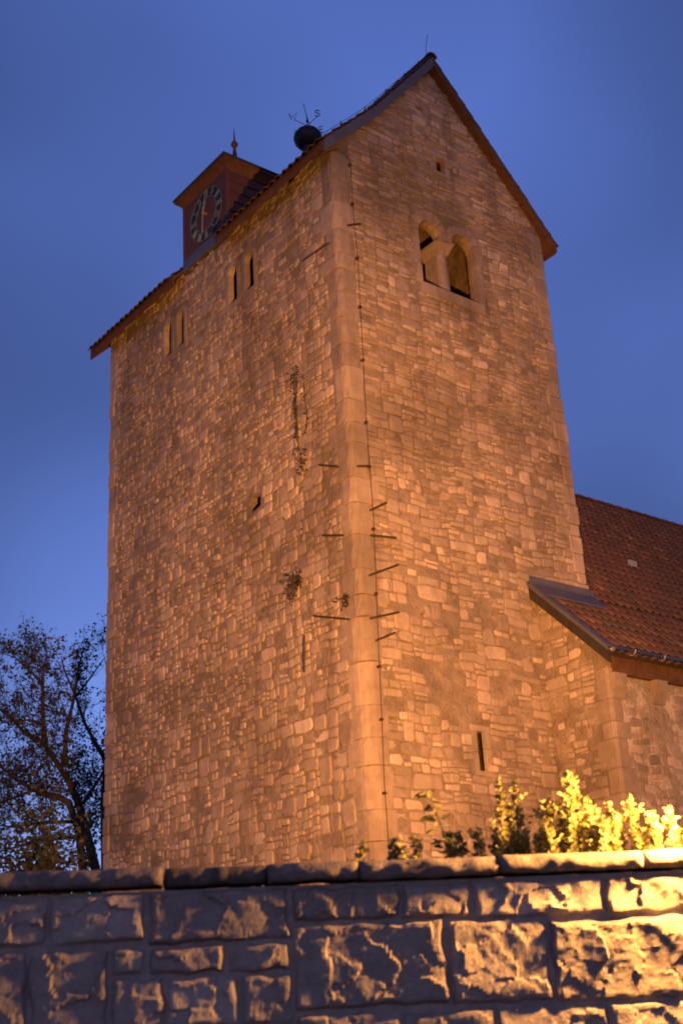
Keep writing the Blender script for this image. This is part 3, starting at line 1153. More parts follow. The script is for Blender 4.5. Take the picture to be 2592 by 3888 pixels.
mb.lathe([(.013, 22.26), (.03, 22.29), (.013, 22.32)], TP(SX, SY, 0), 8)
mb.build('spindle', 'iron', vane)
for (dx, dy) in ((-1, 0), (0, -1), (1, 0), (0, 1)):
    mb = MB()
    mb.tube([TP(SX, SY, VZ), TP(SX + dx * .40, SY + dy * .40, VZ)], .008, 5)
    mb.build('compass_arm', 'iron', vane)
def letter(strokes, c, uvec, name):
    mb = MB()
    for s in strokes:
        mb.tube([c + uvec * a + V((0, 0, b_)) for a, b_ in s], .013, 5)
    mb.build(name, 'iron', vane)
h_ = .17
uw = V((.79, -.61, 0))
letter([[(-.085, h_), (-.045, 0), (0, h_ * .75), (.045, 0), (.085, h_)]], TP(SX - .42, SY, VZ), uw, 'letter')
S_ = [(.055, .145), (.03, .17), (-.025, .17), (-.055, .14), (-.045, .105), (0, .085), (.045, .065), (.055, .03), (.025, 0), (-.03, 0), (-.055, .025)]
letter([S_], TP(SX, SY - .42, VZ), uw, 'letter')
letter([[(.05, h_), (-.04, h_), (-.04, 0), (.05, 0)], [(-.04, h_ / 2), (.035, h_ / 2)]], TP(SX + .42, SY, VZ), uw, 'letter')
letter([[(-.05, 0), (-.05, h_), (.05, 0), (.05, h_)]], TP(SX, SY + .42, VZ), uw, 'letter')
mb = MB()
ad = V((-.72, -.69, 0)).normalized()
c = TP(SX, SY, 22.45)
mb.tube([c - ad * .25, c + ad * .42], .009, 5)
mb.add([c + ad * .40 + V((0, 0, .04)), c + ad * .40 - V((0, 0, .04)), c + ad * .52], [(0, 1, 2)])
up_ = V((0, 0, 1))
mb.prism([c - ad * .10 + up_ * .0, c - ad * .36 + up_ * .0, c - ad * .42 + up_ * .13, c - ad * .16 + up_ * .08], ad.cross(up_) * .006)
mb.build('arrow', 'iron', vane)

# ------------------------------------------------------------------ nave
NX, NY = 4.16, -1.42
nave = thing('church_nave', 'church nave with red pantile roof joining the tower', 'church', TP(10, 2, ZB))
NL = 22.0
mb = MB()
mb.box(TP(NX, NY, ZB), TP(NX + NL, 10.2, 7.45))
ncore = mb.build('nave_wall', 'plaster', nave)
def nroof(y):
    if y < 0:
        return 7.70 + 1.0 * (y + 1.65)
    return 9.35 + 1.10 * y
# part of the end wall below the sloping verge
mb = MB()
pts = [(NY, 7.45), (0.0, 7.45), (0.0, nroof(0) - .22), (NY, nroof(NY) - .22)]
mb.prism([TP(NX + .4, y, z) for y, z in pts][::-1], V((-.4, 0, 0)))
mb.build('end_wall', 'mortar', nave)
FW = Face((X0 + NX, Y0, 0), (0, -1, 0), (-1, 0, 0))
FS = Face((X0, Y0 + NY, 0), (1, 0, 0), (0, -1, 0))
def keepW(u, v):
    return v < nroof(-u) - .25
stw = rubble(FW, 0.02, 1.14, 2.3, 9.2, lambda u, v: (.055, 1.9), rng, (), keepW, drop=.10, seed=12.0)
def keepS(u, v):
    return v < 7.3 and noise.noise(V((u * .7, v * .7, 8.0))) > -0.18
sts = rubble(FS, NX + .36, NX + 7.0, 2.3, 7.3, lambda u, v: (.06, 1.7), rng, (), keepS, proud=(.004, .02), drop=.12, seed=15.0)
mb = MB()
mb.box(TP(NX - .004, NY + .004, ZB + .2), TP(NX + .012, -.002, 7.45))
mb.build('mortar_bed', 'mortar', nave)
lay(stw + sts, nave, 140, 'tower_stone', 'rubble_stones')
z = 2.1
k = 0
while z < 7.35:
    h = rng.uniform(.28, .5)
    if z + h > 7.2:
        h = 7.43 - z
    e1, e2 = (.42, .26) if k % 2 else (.26, .40)
    mb = MB()
    c = .012
    vs, fs = [], []
    for (zz, i_) in ((z + .004, c), (z + .02, 0), (z + h - .02, 0), (z + h - .004, c)):
        for (x, y) in ((.05, e1), (-.02 + i_, e1 - .01), (-.02 + i_, .03), (.01, -.012 + i_), (.03, -.02 + i_), (e2 - .01, -.02 + i_), (e2, .05)):
            vs.append(TP(NX + x, NY + y, zz))
    for r_ in range(3):
        for i in range(6):
            fs.append((r_ * 7 + i, r_ * 7 + i + 1, r_ * 7 + 8 + i, r_ * 7 + 7 + i))
    fs += [tuple(range(7))[::-1], tuple(range(21, 28))]
    mb.add(vs, fs, rng.uniform(.2, .45))
    mb.build('quoin', 'tower_stone', nave)
    z += h
    k += 1
# eaves
mb = MB()
mb.box(TP(NX + .12, NY - .10, 7.30), TP(NX + NL, NY + .2, 7.64))
mb.build('wall_plate', 'brown_wood', nave)
for x in (NX + .02, NX + 1.10, NX + 2.25, NX + 3.4, NX + 4.6):
    mb = MB()
    pts = [(NY + .05, 6.86), (NY - .03, 6.90), (NY - .15, 7.18), (NY - .15, 7.30), (NY + .05, 7.30)]
    mb.prism([TP(x, y, zz) for y, zz in pts][::-1], V((.30, 0, 0)), .35)
    mb.build('corbel', 'tower_stone', nave)
nr = empty_part('nave_roof', nave)
NRX = NX - .16
def nslab(ys, x0, x1, off, th, name, mat):
    mb = MB()
    pts = [(y, nroof(y) - off) for y in ys] + [(y, nroof(y) - off - th) for y in ys[::-1]]
    mb.prism([TP(x0, y, z) for y, z in pts][::-1], V((x1 - x0, 0, 0)))
    return mb.build(name, mat, nr)
nslab([-1.62, -.02], NRX + .03, TW + .02, .08, .10, 'roof_boarding', 'dark_wood_and_lining')
nslab([-1.62, 0.0, 4.6], TW + .021, NX + NL, .08, .10, 'roof_boarding', 'dark_wood_and_lining')
mb = MB()
mb.add([TP(TW, 4.6, nroof(4.6) - .08), TP(NX + NL, 4.6, nroof(4.6) - .08), TP(NX + NL, 10.4, 7.6), TP(TW, 10.4, 7.6)], [(0, 1, 2, 3)])
mb.build('north_slope', 'clay_tile', nr)
# verge board with its lead capping
nslab([-1.66, -.03], NRX - .035, NRX + .028, .03, .25, 'verge_board', 'dark_wood_and_lining')
mb = MB()
pts = [(-1.68, nroof(-1.68)), (-.01, nroof(-.01))]
q_ = []
for (dx, dz) in ((-.05, -.05), (-.05, .035), (.03, .060), (.17, .028), (.17, .012), (.03, .04), (-.03, .015), (-.03, -.05)):
    q_.append((dx, dz))
vs = [TP(NRX + dx, y, z + dz) for (y, z) in pts for dx, dz in q_]
fs = [(i, (i + 1) % 8, 8 + (i + 1) % 8, 8 + i) for i in range(8)] + [tuple(range(8))[::-1], tuple(range(8, 16))]
mb.add(vs, fs)
mb.build('verge_capping', 'lead', nr)
# lead apron where the roof meets the tower
mb = MB()
vs, fs = [], []
for x in (NRX - .03, TW + .10):
    for (y, dz) in ((-.075, .20), (-.082, .10), (-.10, .045), (-.36, .055), (-.36, .03), (-.07, .0)):
        vs.append(TP(x, y, (nroof(-.07) if y > -.2 else nroof(-.36)) + dz))
fs = [(i, (i + 1) % 6, 6 + (i + 1) % 6, 6 + i) for i in range(6)] + [(5, 4, 3, 2, 1, 0), (6, 7, 8, 9, 10, 11)]
mb.add(vs, fs)
mb.build('apron_flashing', 'lead', nr)
sN1 = Slope(TP(NRX + .12, -1.74, nroof(-1.74) - .085), (1, 0, 0), (0, 1, 1.0))
cells = [(i, j) for i in range(int((NL) / TPITCH)) for j in range(8) if not (j > 6 and NRX + i * TPITCH < TW)]
def ncost(s):
    def f(c):
        p = s.o + s.a * (c[0] * TPITCH) + s.b * (c[1] * TEXP)
        r_ = p - CAM
        px = r_.dot(RX) / r_.dot(RF) * 28 / 14.8
        return r_.length + (1000 if px > .5 else 0)
    return f
tiles(sN1, cells, nr, 150, ncost(sN1))
sN2 = Slope(TP(TW + .04, .0, nroof(0) - .080), (1, 0, 0), (0, 1, 1.10))
cells = [(i, j) for i in range(int((NL - 1.5) / TPITCH)) for j in range(int(math.hypot(4.6, 5.06) / TEXP) + 1)]
tiles(sN2, cells, nr, 150, ncost(sN2))
# ridge
x = TW + .02
while x < NX + NL:
    mb = MB()
    vs, fs = [], []
    for (xx, r_) in ((x, .14), (x + .40, .115)):
        for q_ in range(7):
            a = math.pi * q_ / 6
            vs.append(TP(xx, 4.6 + r_ * math.cos(a), nroof(4.6) - .05 + r_ * .8 * math.sin(a)))
    fs = [(i, i + 1, 8 + i, 7 + i) for i in range(6)] + [tuple(range(7))]
    mb.add(vs, fs, rng.uniform(.3, .8))
    mb.build('ridge_tile', 'clay_tile', nr, smooth=False)
    x += .37
# gutter
mb = MB()
gc = (-1.74, 7.665)
vs, fs = [], []
for x in (NRX + .02, NX + NL):
    for k in range(9):
        a = math.pi + math.pi * k / 8
        vs.append(TP(x, gc[0] + .075 * math.cos(a), gc[1] + .075 * math.sin(a)))
    for k in range(9):
        a = math.pi + math.pi * k / 8
        vs.append(TP(x, gc[0] + .066 * math.cos(a), gc[1] + .066 * math.sin(a)))
for k in range(8):
    fs += [(k, k + 1, 18 + k + 1, 18 + k), (9 + k + 1, 9 + k, 27 + k, 27 + k + 1)]
fs += [tuple(range(9))]
mb.add(vs, fs)
gut = mb.build('gutter', 'galvanised', nr, True)
x = NRX + .5
while x < NX + NL:
    mb = MB()
    pts = []
    for k in range(9):
        a = math.pi + math.pi * k / 8
        pts.append(TP(x, gc[0] + .081 * math.cos(a), gc[1] + .081 * math.sin(a)))
    mb.tube(pts, .011, 5)
    mb.build('gutter_bracket', 'galvanised', nr)
    x += .78
# small snow guard / roof hook
mb = MB()
mb.box(TP(9.0, 1.55, nroof(1.6) + .02), TP(9.25, 1.60, nroof(1.6) + .16))
mb.build('roof_hook', 'galvanised', nr)

# ------------------------------------------------------------------ retaining wall of rock-faced blocks
rwall = thing('retaining_wall', 'low rock-faced limestone block wall with flat coping', 'wall', wallp(1.2, 0, -.2))
mb = MB()
vs = [wallp(-14, 0, -.047), wallp(14, 0, -.047), wallp(14, 0, -.40), wallp(-14, 0, -.40)]
vs += [p + V((0, 0, 2.13)) for p in vs]
mb.add(vs, [(3, 2, 1, 0), (4, 5, 6, 7), (0, 1, 5, 4), (1, 2, 6, 5), (2, 3, 7, 6), (3, 0, 4, 7)])
mb.build('wall_core', 'wall_mortar', rwall)

def rock(u0, u1, v0, v1, seed, relief=1.0, base=-.045, step=.0095, name='block', tint=.5):
    nx = max(4, min(80, int((u1 - u0) / step)))
    nv = max(4, min(30, int((v1 - v0) / step)))
    vs, fs = [], []
    tl = (noise.noise(V((seed * 3.1, 1, 2))) * .05, noise.noise(V((seed * 5.7, 4, 2))) * .08)
    cu_, cv_ = (u0 + u1) / 2, (v0 + v1) / 2
    for j in range(nv + 1):
        for i in range(nx + 1):
            u = u0 + (u1 - u0) * i / nx
            v = v0 + (v1 - v0) * j / nv
            e = min(u - u0, u1 - u, v - v0, v1 - v)
            k = min(1.0, e / .020)
            edge = math.sqrt(max(0, 1 - (1 - k) ** 2))
            q = V((u * 6.0, v * 6.5, seed * 7.3))
            f1 = noise.noise(q) * .5 + noise.noise(q * 2.1 + V((3, 1, 7))) * .28
            w_ = noise.noise_vector(V((u * 9, v * 9, seed))) * .35
            dist, pts_ = noise.voronoi(V((u * 9.5 + w_.x, v * 10.5 + w_.y, seed * 2.3)))
            fp = pts_[0]
            fa = noise.cell_vector(fp * 7.7 + V((.5, .5, .5)))
            fac = (V((u * 9.5 + w_.x, v * 10.5 + w_.y, seed * 2.3)) - fp)
            facet = (fac.x * (fa.x - .5) + fac.y * (fa.y - .5)) * 1.5 + (fa.z - .5) * .5
            f2 = noise.noise(q * 5.0) * .16 + noise.noise(q * 11.0) * .09
            d = base + edge * (.018 + relief * (.020 * f1 + .015 * facet + .016 * f2)
                               + (u - cu_) * tl[0] + (v - cv_) * tl[1])
            ru = .013 * noise.noise(V((u * 14, v * 14, seed + 3)))
            rv = .012 * noise.noise(V((u * 14, v * 14, seed + 8)))
            vs.append(wallp(u + ru, v + rv, d))
    w = nx + 1
    for j in range(nv):
        for i in range(nx):
            fs.append((j * w + i, j * w + i + 1, (j + 1) * w + i + 1, (j + 1) * w + i))
    # sides going back into the wall
    rim = [i for i in range(w)] + [j * w + nx for j in range(1, nv + 1)] + [nv * w + i for i in range(nx - 1, -1, -1)] + [j * w for j in range(nv - 1, 0, -1)]
    o = len(vs)
    for r_ in rim:
        vs.append(tuple(V(vs[r_]) - WN * .10))
    for i in range(len(rim)):
        j = (i + 1) % len(rim)
        fs.append((rim[j], rim[i], o + i, o + j))
    mb = MB()
    mb.add(vs, fs, tint)
    mb.build(name, 'wall_block', rwall, smooth=False)

BL = [(-.55, .155, 1.972, 2.122), (.166, .465, 1.972, 2.125), (.486, .940, 1.960, 2.122),
      (.956, 1.322, 2.012, 2.118), (1.336, 1.570, 2.006, 2.118), (1.586, 2.050, 1.998, 2.116), (2.062, 2.50, 1.992, 2.115), (2.512, 3.0, 1.99, 2.115),
      (-.50, .094, 1.72, 1.958), (.106, .350, 1.690, 1.955), (.366, .468, 1.872, 1.952), (.486, .725, 1.864, 1.948), (.738, .940, 1.862, 1.946),
      (.957, 1.468, 1.735, 1.998), (1.486, 1.828, 1.724, 1.990), (1.842, 2.36, 1.714, 1.978), (2.374, 2.95, 1.71, 1.975),
      (.366, .528, 1.700, 1.858), (.540, .770, 1.700, 1.850), (.782, .942, 1.700, 1.848),
      (-.6, .20, 1.52, 1.682), (.214, .60, 1.52, 1.684), (.612, .942, 1.52, 1.684),
      (.957, 1.30, 1.53, 1.718), (1.312, 1.62, 1.53, 1.708), (1.634, 2.01, 1.53, 1.70), (2.022, 2.42, 1.53, 1.698), (2.434, 2.95, 1.53, 1.695)]
rb = random.Random(21)
for i, (u0, u1, v0, v1) in enumerate(BL):
    rock(u0, u1, v0, v1, i + 1, 1.0, tint=min(max(rb.gauss(.55, .12), .2), .9))
# further along and lower down, beyond the picture
v = 1.505
k = 0
while v > .75:
    h = rb.uniform(.17, .25)
    u = -4.6 + rb.uniform(0, .3)
    while u < 6.6:
        w = rb.uniform(.28, .62)
        rock(u, u + w - .012, v - h + .012, v, 100 + k, .9, step=.04, tint=rb.uniform(.4, .7))
        u += w
        k += 1
    v -= h
for (ua, ub) in ((-4.6, -.62), (3.02, 6.8)):
    v = 2.12
    while v > 1.55:
        h = min(rb.uniform(.15, .22), v - 1.5)
        u = ua
        while u < ub - .1:
            w = min(rb.uniform(.28, .6), ub - u)
            rock(u, u + w - .012, v - h + .012, v, 200 + k, .9, step=.03, tint=rb.uniform(.4, .7))
            u += w
            k += 1
        v -= h

def coping(u0, u1, v0, v1, d0, seed, tint):
    step = .016
    nx = max(6, int((u1 - u0) / step))
    sec = [(-.38, 0), (-.2, 0), (-.06, 0), (-.02, 0), (-.006, .18), (0, .4), (0, .6), (-.004, .8), (-.012, 1.0), (-.07, 1.0), (-.14, 1.0)]
    vs, fs = [], []
    for i in range(nx + 1):
        u = u0 + (u1 - u0) * i / nx
        e = min(u - u0, u1 - u)
        ee = .006 * max(0, 1 - e / .012)
        for k, (d, f) in enumerate(sec):
            v = v1 - (v1 - v0) * f
            q = V((u * 9, v * 14, seed * 3.7))
            nn = noise.noise(q) * .010 + noise.noise(q * 2.7) * .008 + noise.noise(q * 6) * .004
            top = noise.noise(V((u * 5, d * 8, seed))) * .004 if f == 0 else 0
            edge = 1.0 if d > -.1 else 0.0
            vs.append(wallp(u, v + top + (nn * .4 if f else 0), d0 + d - ee + nn * edge))
    n = len(sec)
    for i in range(nx):
        for k in range(n - 1):
            fs.append((i * n + k, i * n + k + 1, (i + 1) * n + k + 1, (i + 1) * n + k)[::-1])
    fs.append(tuple(range(n)))
    fs.append(tuple(nx * n + k for k in range(n))[::-1])
    mb = MB()
    mb.add(vs, fs, tint)
    mb.build('coping_stone', 'wall_block', rwall, smooth=True)
CP = [(-4.7, -3.45, 2.144, 2.20, 0, .3), (-3.44, -2.21, 2.144, 2.198, .003, .3), (4.51, 5.6, 2.14, 2.2, 0, .3), (5.61, 6.8, 2.14, 2.198, .003, .3),
      (-2.2, -.62, 2.144, 2.200, 0, .3), (-.61, .525, 2.146, 2.203, .004, .3), (.535, .868, 2.142, 2.199, -.012, .08), (.878, 1.185, 2.140, 2.200, .0, .3),
      (1.193, 1.672, 2.138, 2.198, .006, .3), (1.682, 2.20, 2.140, 2.200, .002, .3), (2.21, 2.9, 2.140, 2.20, .0, .3), (2.91, 3.7, 2.140, 2.20, .004, .3), (3.71, 4.5, 2.140, 2.2, 0, .3)]
for i, (u0, u1, v0, v1, d0, t) in enumerate(CP):
    coping(u0, u1, v0, v1, d0, i + 31, t)

# ------------------------------------------------------------------ floodlight that lights the church
LU, LD_, LZ = 2.46, .11, 2.39
LP = wallp(LU, LZ, LD_)
AIM = TP(.9, .3, 8.7)
flood = thing('floodlight', 'sodium floodlight on a bracket at the coping, aimed at the tower', 'floodlight', wallp(LU, 2.15, 0.0))
fd = (AIM - LP).normalized()
fx = fd.cross(V((0, 0, 1))).normalized()
fz = fx.cross(fd)
FM = Matrix(((fx.x, fd.x, fz.x, LP.x), (fx.y, fd.y, fz.y, LP.y), (fx.z, fd.z, fz.z, LP.z), (0, 0, 0, 1)))
mb = MB()
# open housing: five plates
for lo, hi in (((-.115, -.14, -.11), (.115, -.12, .11)), ((-.115, -.12, -.11), (-.105, -.02, .11)), ((.105, -.12, -.11), (.115, -.02, .11)),
               ((-.105, -.12, -.11), (.105, -.02, -.10)), ((-.105, -.12, .10), (.105, -.02, .11))):
    mb.box(lo, hi, FM)
mb.build('housing', 'galvanised', flood)
mb = MB()
mb.tube([LP - fd * .12 - V((0, 0, .02)), wallp(LU, 2.28, .09), wallp(LU, 2.16, .03), wallp(LU, 2.10, -.02)], .014, 8)
mb.build('bracket', 'galvanised', flood)
sp = bpy.data.lights.new('floodlight_beam', 'SPOT')
sp.energy = 42000
sp.color = (1.0, 0.41, 0.088)
sp.spot_size = math.radians(60)
sp.spot_blend = 1.0
sp.shadow_soft_size = .06
so = bpy.data.objects.new('floodlight_beam', sp)
COL.objects.link(so)
so.matrix_world = Matrix.Translation(LP + fd * .02) @ fd.to_track_quat('-Z', 'Y').to_matrix().to_4x4()
pl = bpy.data.lights.new('floodlight_spill', 'POINT')
pl.energy = 720
pl.color = (1.0, 0.43, 0.095)
pl.shadow_soft_size = .055
po = bpy.data.objects.new('floodlight_spill', pl)
COL.objects.link(po)
po.location = LP + fd * .03

# ------------------------------------------------------------------ leaves helper
def leaf(mb, c, d, size, rng, wide=.55, t=None):
    d = V(d).normalized()
    s = d.cross(V((rng.uniform(-1, 1), rng.uniform(-1, 1), rng.uniform(-1, 1))))
    if s.length < 1e-4:
        s = d.orthogonal()
    s.normalize()
    nrm = s.cross(d) * size * .16
    c = V(c)
    tt = rng.random() if t is None else t
    a, e = c, c + d * size
    l1, r1 = c + d * size * .35 + s * size * wide * .5 + nrm, c + d * size * .35 - s * size * wide * .5 + nrm
    l2, r2 = c + d * size * .72 + s * size * wide * .38 + nrm, c + d * size * .72 - s * size * wide * .38 + nrm
    m1, m2 = c + d * size * .35, c + d * size * .72
    mb.add([a, l1, l2, e, r2, r1, m1, m2], [(0, 6, 1), (6, 7, 2, 1), (7, 3, 2), (0, 5, 6), (6, 5, 4, 7), (7, 4, 3)], tt)

# ------------------------------------------------------------------ plants on the wall top
def stalk_plant(u, top, back, lean, label, group, rng, lit=True, dense=1.0):
    base = wallp(u - lean, TERR + .10 if back > .1 else 2.19, -back)
    tip = wallp(u, top, -back + rng.uniform(-.03, .03))
    root = thing('wall_plant', label, 'plant', base, group)
    mb = MB()
    mid = base.lerp(tip, .5) + WD * rng.uniform(-.015, .015)
    mb.tube([base, mid, tip], [.004, .003, .0015], 5, .3)
    mb.build('stem', 'weed_leaf', root)
    mb = MB()
    L_ = (tip - base).length
    nw = max(5, int(L_ / .020 * dense))
    for k in range(nw):
        f = k / nw
        p = base.lerp(mid, f * 2) if f < .5 else mid.lerp(tip, f * 2 - 1)
        sz = .036 * (1 - .45 * f) * rng.uniform(.7, 1.2)
        for q_ in range(4 if f < .35 else 6):
            a = rng.uniform(0, 6.28)
            d = V((math.cos(a), math.sin(a), rng.uniform(-.1, .9)))
            leaf(mb, p + V((0, 0, rng.uniform(-.008, .008))), d, sz, rng, .62, rng.uniform(.2, 1) if f > .35 else rng.uniform(0, .5))
    # bushy side shoots
    for k in range(int(5 * dense)):
        f = rng.uniform(.2, .75)
        p = base.lerp(tip, f)
        a = rng.uniform(0, 6.28)
        d = V((math.cos(a) * .8, math.sin(a) * .8, 1)).normalized()
        L2 = L_ * rng.uniform(.12, .28)
        for q_ in range(9):
            pp = p + d * L2 * q_ / 8
            aa = rng.uniform(0, 6.28)
            leaf(mb, pp, V((math.cos(aa), math.sin(aa), rng.uniform(0, .8))), .024 * rng.uniform(.7, 1.2), rng, .62)
    mb.build('foliage', 'weed_leaf', root)

rp = random.Random(8)
GL = 'pale leafy stalks growing on the wall top'
LBL = 'shorter bushy weed stalk lit bright yellow on the wall coping'
for (u, top) in ((1.745, 2.50), (1.83, 2.50), (1.79, 2.42), (1.92, 2.42), (1.99, 2.505), (2.035, 2.495), (2.06, 2.415), (2.01, 2.44), (2.13, 2.40), (2.19, 2.415),
                 (2.245, 2.425), (2.28, 2.345), (2.355, 2.365), (2.42, 2.35), (2.16, 2.33), (2.31, 2.31), (1.96, 2.36), (2.09, 2.34), (2.39, 2.30), (1.88, 2.35), (1.73, 2.30), (1.85, 2.29), (1.905, 2.30), (1.98, 2.31), (2.05, 2.30), (2.11, 2.29), (2.22, 2.30), (2.27, 2.29), (2.34, 2.28), (2.44, 2.27), (1.95, 2.43), (2.075, 2.38), (2.10, 2.33), (2.14, 2.36), (2.175, 2.37), (1.88, 2.31), (1.77, 2.34), (1.81, 2.31)):
    if u in (1.745, 1.83):
        lb = 'one of two slender tall weed stalks beside the long-leaved weed on the coping'
    elif u in (1.99, 2.035):
        lb = 'tallest thick weed stalk standing in the middle of the bright clump'
    else:
        lb = LBL
    stalk_plant(u, top, rp.uniform(.07, .27), rp.uniform(-.03, .03), lb, GL, rp, dense=1.5)
GD = 'dim low weeds on the wall top'
LBD = 'low dark green weed sprig at the shaded end of the coping'
for (u, top) in ((1.245, 2.30), (1.34, 2.305), (1.365, 2.30), (1.44, 2.31), (1.60, 2.33), (1.56, 2.32), (1.66, 2.34)):
    stalk_plant(u, top, rp.uniform(.14, .24), rp.uniform(-.03, .03), LBD, GD, rp, dense=.9)
# the long-leaved one
base = wallp(1.55, TERR + .1, -.18)
root = thing('thistle_plant', 'weed with long drooping pointed leaves on the wall coping', 'plant', base)
mb = MB()
tip = wallp(1.485, 2.46, -.16)
mb.tube([base, base.lerp(tip, .5) + WD * .012, tip], [.006, .004, .002], 6, .4)
mb.build('stem', 'weed_leaf', root)
mb = MB()
for k in range(30):
    f = .2 + .8 * k / 29
    p = base.lerp(tip, f)
    a = rp.uniform(0, 6.28)
    d = V((math.cos(a), math.sin(a), rp.uniform(-.5, .35)))
    leaf(mb, p, d, rp.uniform(.05, .085) * (1.15 - .4 * f), rp, .30)
mb.build('foliage', 'weed_leaf', root)

# ------------------------------------------------------------------ weeds rooted in the tower wall
def wall_weed(name, label, u, v, spread, n, rng, face=FL, hang=.5):
    root = thing(name, label, 'weed', face.p(u, v, .0))
    mb = MB()
    tw = MB()
    for k in range(n):
        a = rng.uniform(0, 6.28)
        L_ = spread * rng.uniform(.3, 1)
        d = face.u * math.cos(a) + V((0, 0, math.sin(a) * .8 - hang * rng.uniform(0, 1))) + face.n * rng.uniform(.2, .8)
        d.normalize()
        p0 = face.p(u, v, .01)
        p1 = p0 + d * L_ * .6
        p2 = p0 + d * L_ + V((0, 0, -hang * L_ * .35))
        tw.tube([p0, p1, p2], [.006, .004, .002], 4, .3)
        for q_ in range(7):
            f = rng.uniform(.3, 1)
            pp = p0.lerp(p1, f) if rng.random() < .5 else p1.lerp(p2, f)
            leaf(mb, pp, V((rng.uniform(-1, 1), rng.uniform(-1, 1), rng.uniform(-.6, .6))), rng.uniform(.03, .07), rng)
    tw.build('stem', 'bark', root)
    mb.build('foliage', 'dry_leaf', root)
wall_weed('wall_weed', 'bushy dark weed tuft rooted in the west tower face', 1.64, 9.2, .42, 30, rp)
wall_weed('wall_weed', 'small dark weed beside the rounded tower corner stones', .36, 8.5, .20, 12, rp)
root = thing('wall_creeper', 'dry creeper hanging in a strip down the west tower face', 'creeper', FL.p(1.25, 11.4, 0))
mb, tw = MB(), MB()
for k in range(5):
    u, z = 1.30 + rp.uniform(-.16, .16), rp.uniform(12.7, 13.3)
    pts = [FL.p(u, z, .05)]
    while z > 11.6 + rp.uniform(-.2, .4):
        u += rp.uniform(-.05, .05)
        z -= rp.uniform(.1, .22)
        pts.append(FL.p(u, z, .05 + rp.uniform(0, .03)))
        for q_ in range(3):
            leaf(mb, pts[-1] + V((0, rp.uniform(-.05, .05), rp.uniform(-.06, .06))), V((rp.uniform(-1, 0), rp.uniform(-1, 1), rp.uniform(-1, .6))), rp.uniform(.03, .065), rp)
    tw.tube(pts, .006, 4, .3)
for q_ in range(60):
    leaf(mb, FL.p(1.31 + rp.gauss(0, .09), 11.42 + rp.gauss(0, .12), .05), V((rp.uniform(-1, 0), rp.uniform(-1, 1), rp.uniform(-1, .6))), rp.uniform(.03, .07), rp)
for q_ in range(60):
    leaf(mb, FL.p(1.44 + rp.gauss(0, .09), 13.24 + rp.gauss(0, .09), .05), V((rp.uniform(-1, 0), rp.uniform(-1, 1), rp.uniform(-1, .6))), rp.uniform(.03, .07), rp)
tw.build('stem', 'bark', root)
mb.build('foliage', 'dry_leaf', root)

# ------------------------------------------------------------------ trees behind the tower
LIMBS = [
    ([(13.9, 27.32, 5.63), (13.79, 27.41, 6.65), (13.6, 27.57, 7.29), (13.39, 27.73, 7.41), (12.98, 28.07, 7.61), (12.7, 28.29, 7.81), (12.32, 28.59, 8.23), (11.76, 29.05, 8.56)], .11, .02),
    ([(14.13, 27.14, 5.62), (13.92, 27.31, 6.64), (13.78, 27.42, 7.24), (13.6, 27.56, 7.74), (13.34, 27.77, 8.26), (13.11, 27.96, 8.7), (12.74, 28.26, 8.99), (12.39, 28.54, 9.49), (11.98, 28.87, 9.81)], .12, .02),
    ([(13.14, 27.94, 8.7), (13.08, 27.98, 9.36), (13.06, 28.0, 10.1), (13.07, 28.0, 10.47), (13.11, 27.96, 10.9)], .075, .015),
    ([(13.51, 27.64, 8.14), (13.52, 27.63, 8.96), (13.65, 27.53, 9.72), (13.72, 27.47, 10.42), (13.82, 27.39, 11.0)], .075, .015),
    ([(14.26, 27.04, 8.22), (14.06, 27.2, 8.63), (13.86, 27.36, 9.12), (13.71, 27.48, 9.68), (13.46, 27.68, 10.44), (13.4, 27.76, 10.8)], .065, .012),
    ([(12.98, 28.07, 7.61), (12.57, 28.39, 7.44), (12.35, 28.57, 7.35), (11.95, 28.9, 7.31)], .045, .015),
    ([(13.86, 27.36, 7.23), (14.04, 27.21, 7.57), (14.21, 27.08, 7.91), (14.42, 26.9, 8.35)], .05, .02),
    ([(13.73, 27.46, 6.83), (13.05, 28.01, 6.85), (12.65, 28.33, 6.78), (12.21, 28.69, 6.88)], .05, .015),
    ([(13.87, 27.35, 6.48), (13.2, 27.89, 6.46), (12.93, 28.11, 6.41), (12.39, 28.54, 6.25), (11.99, 28.86, 6.18)], .05, .015),
    ([(14.26, 27.03, 5.61), (14.21, 27.07, 7.21), (14.26, 27.04, 8.22), (14.36, 26.96, 9.26), (14.28, 27.01, 10.4)], .08, .015),
    ([(13.07, 27.99, 9.14), (12.85, 28.17, 9.27), (12.57, 28.4, 9.27), (12.15, 28.74, 9.21)], .04, .012),
    ([(13.06, 28.0, 10.1), (12.81, 28.2, 10.49), (12.54, 28.42, 10.82), (12.22, 28.67, 10.99)], .035, .01),
    ([(13.65, 27.53, 9.72), (13.95, 27.28, 10.22), (14.2, 27.08, 10.68)], .035, .01)]
TS = 1.2
def tpos(p):
    q = CAM + (V(p) - CAM) * TS
    return q
tbase = V((16.75, 32.7, TERR))
tree = thing('tree', 'half bare autumn tree with dark branches beside the tower', 'tree', tbase)
rt = random.Random(17)
wood, leaves = MB(), MB()
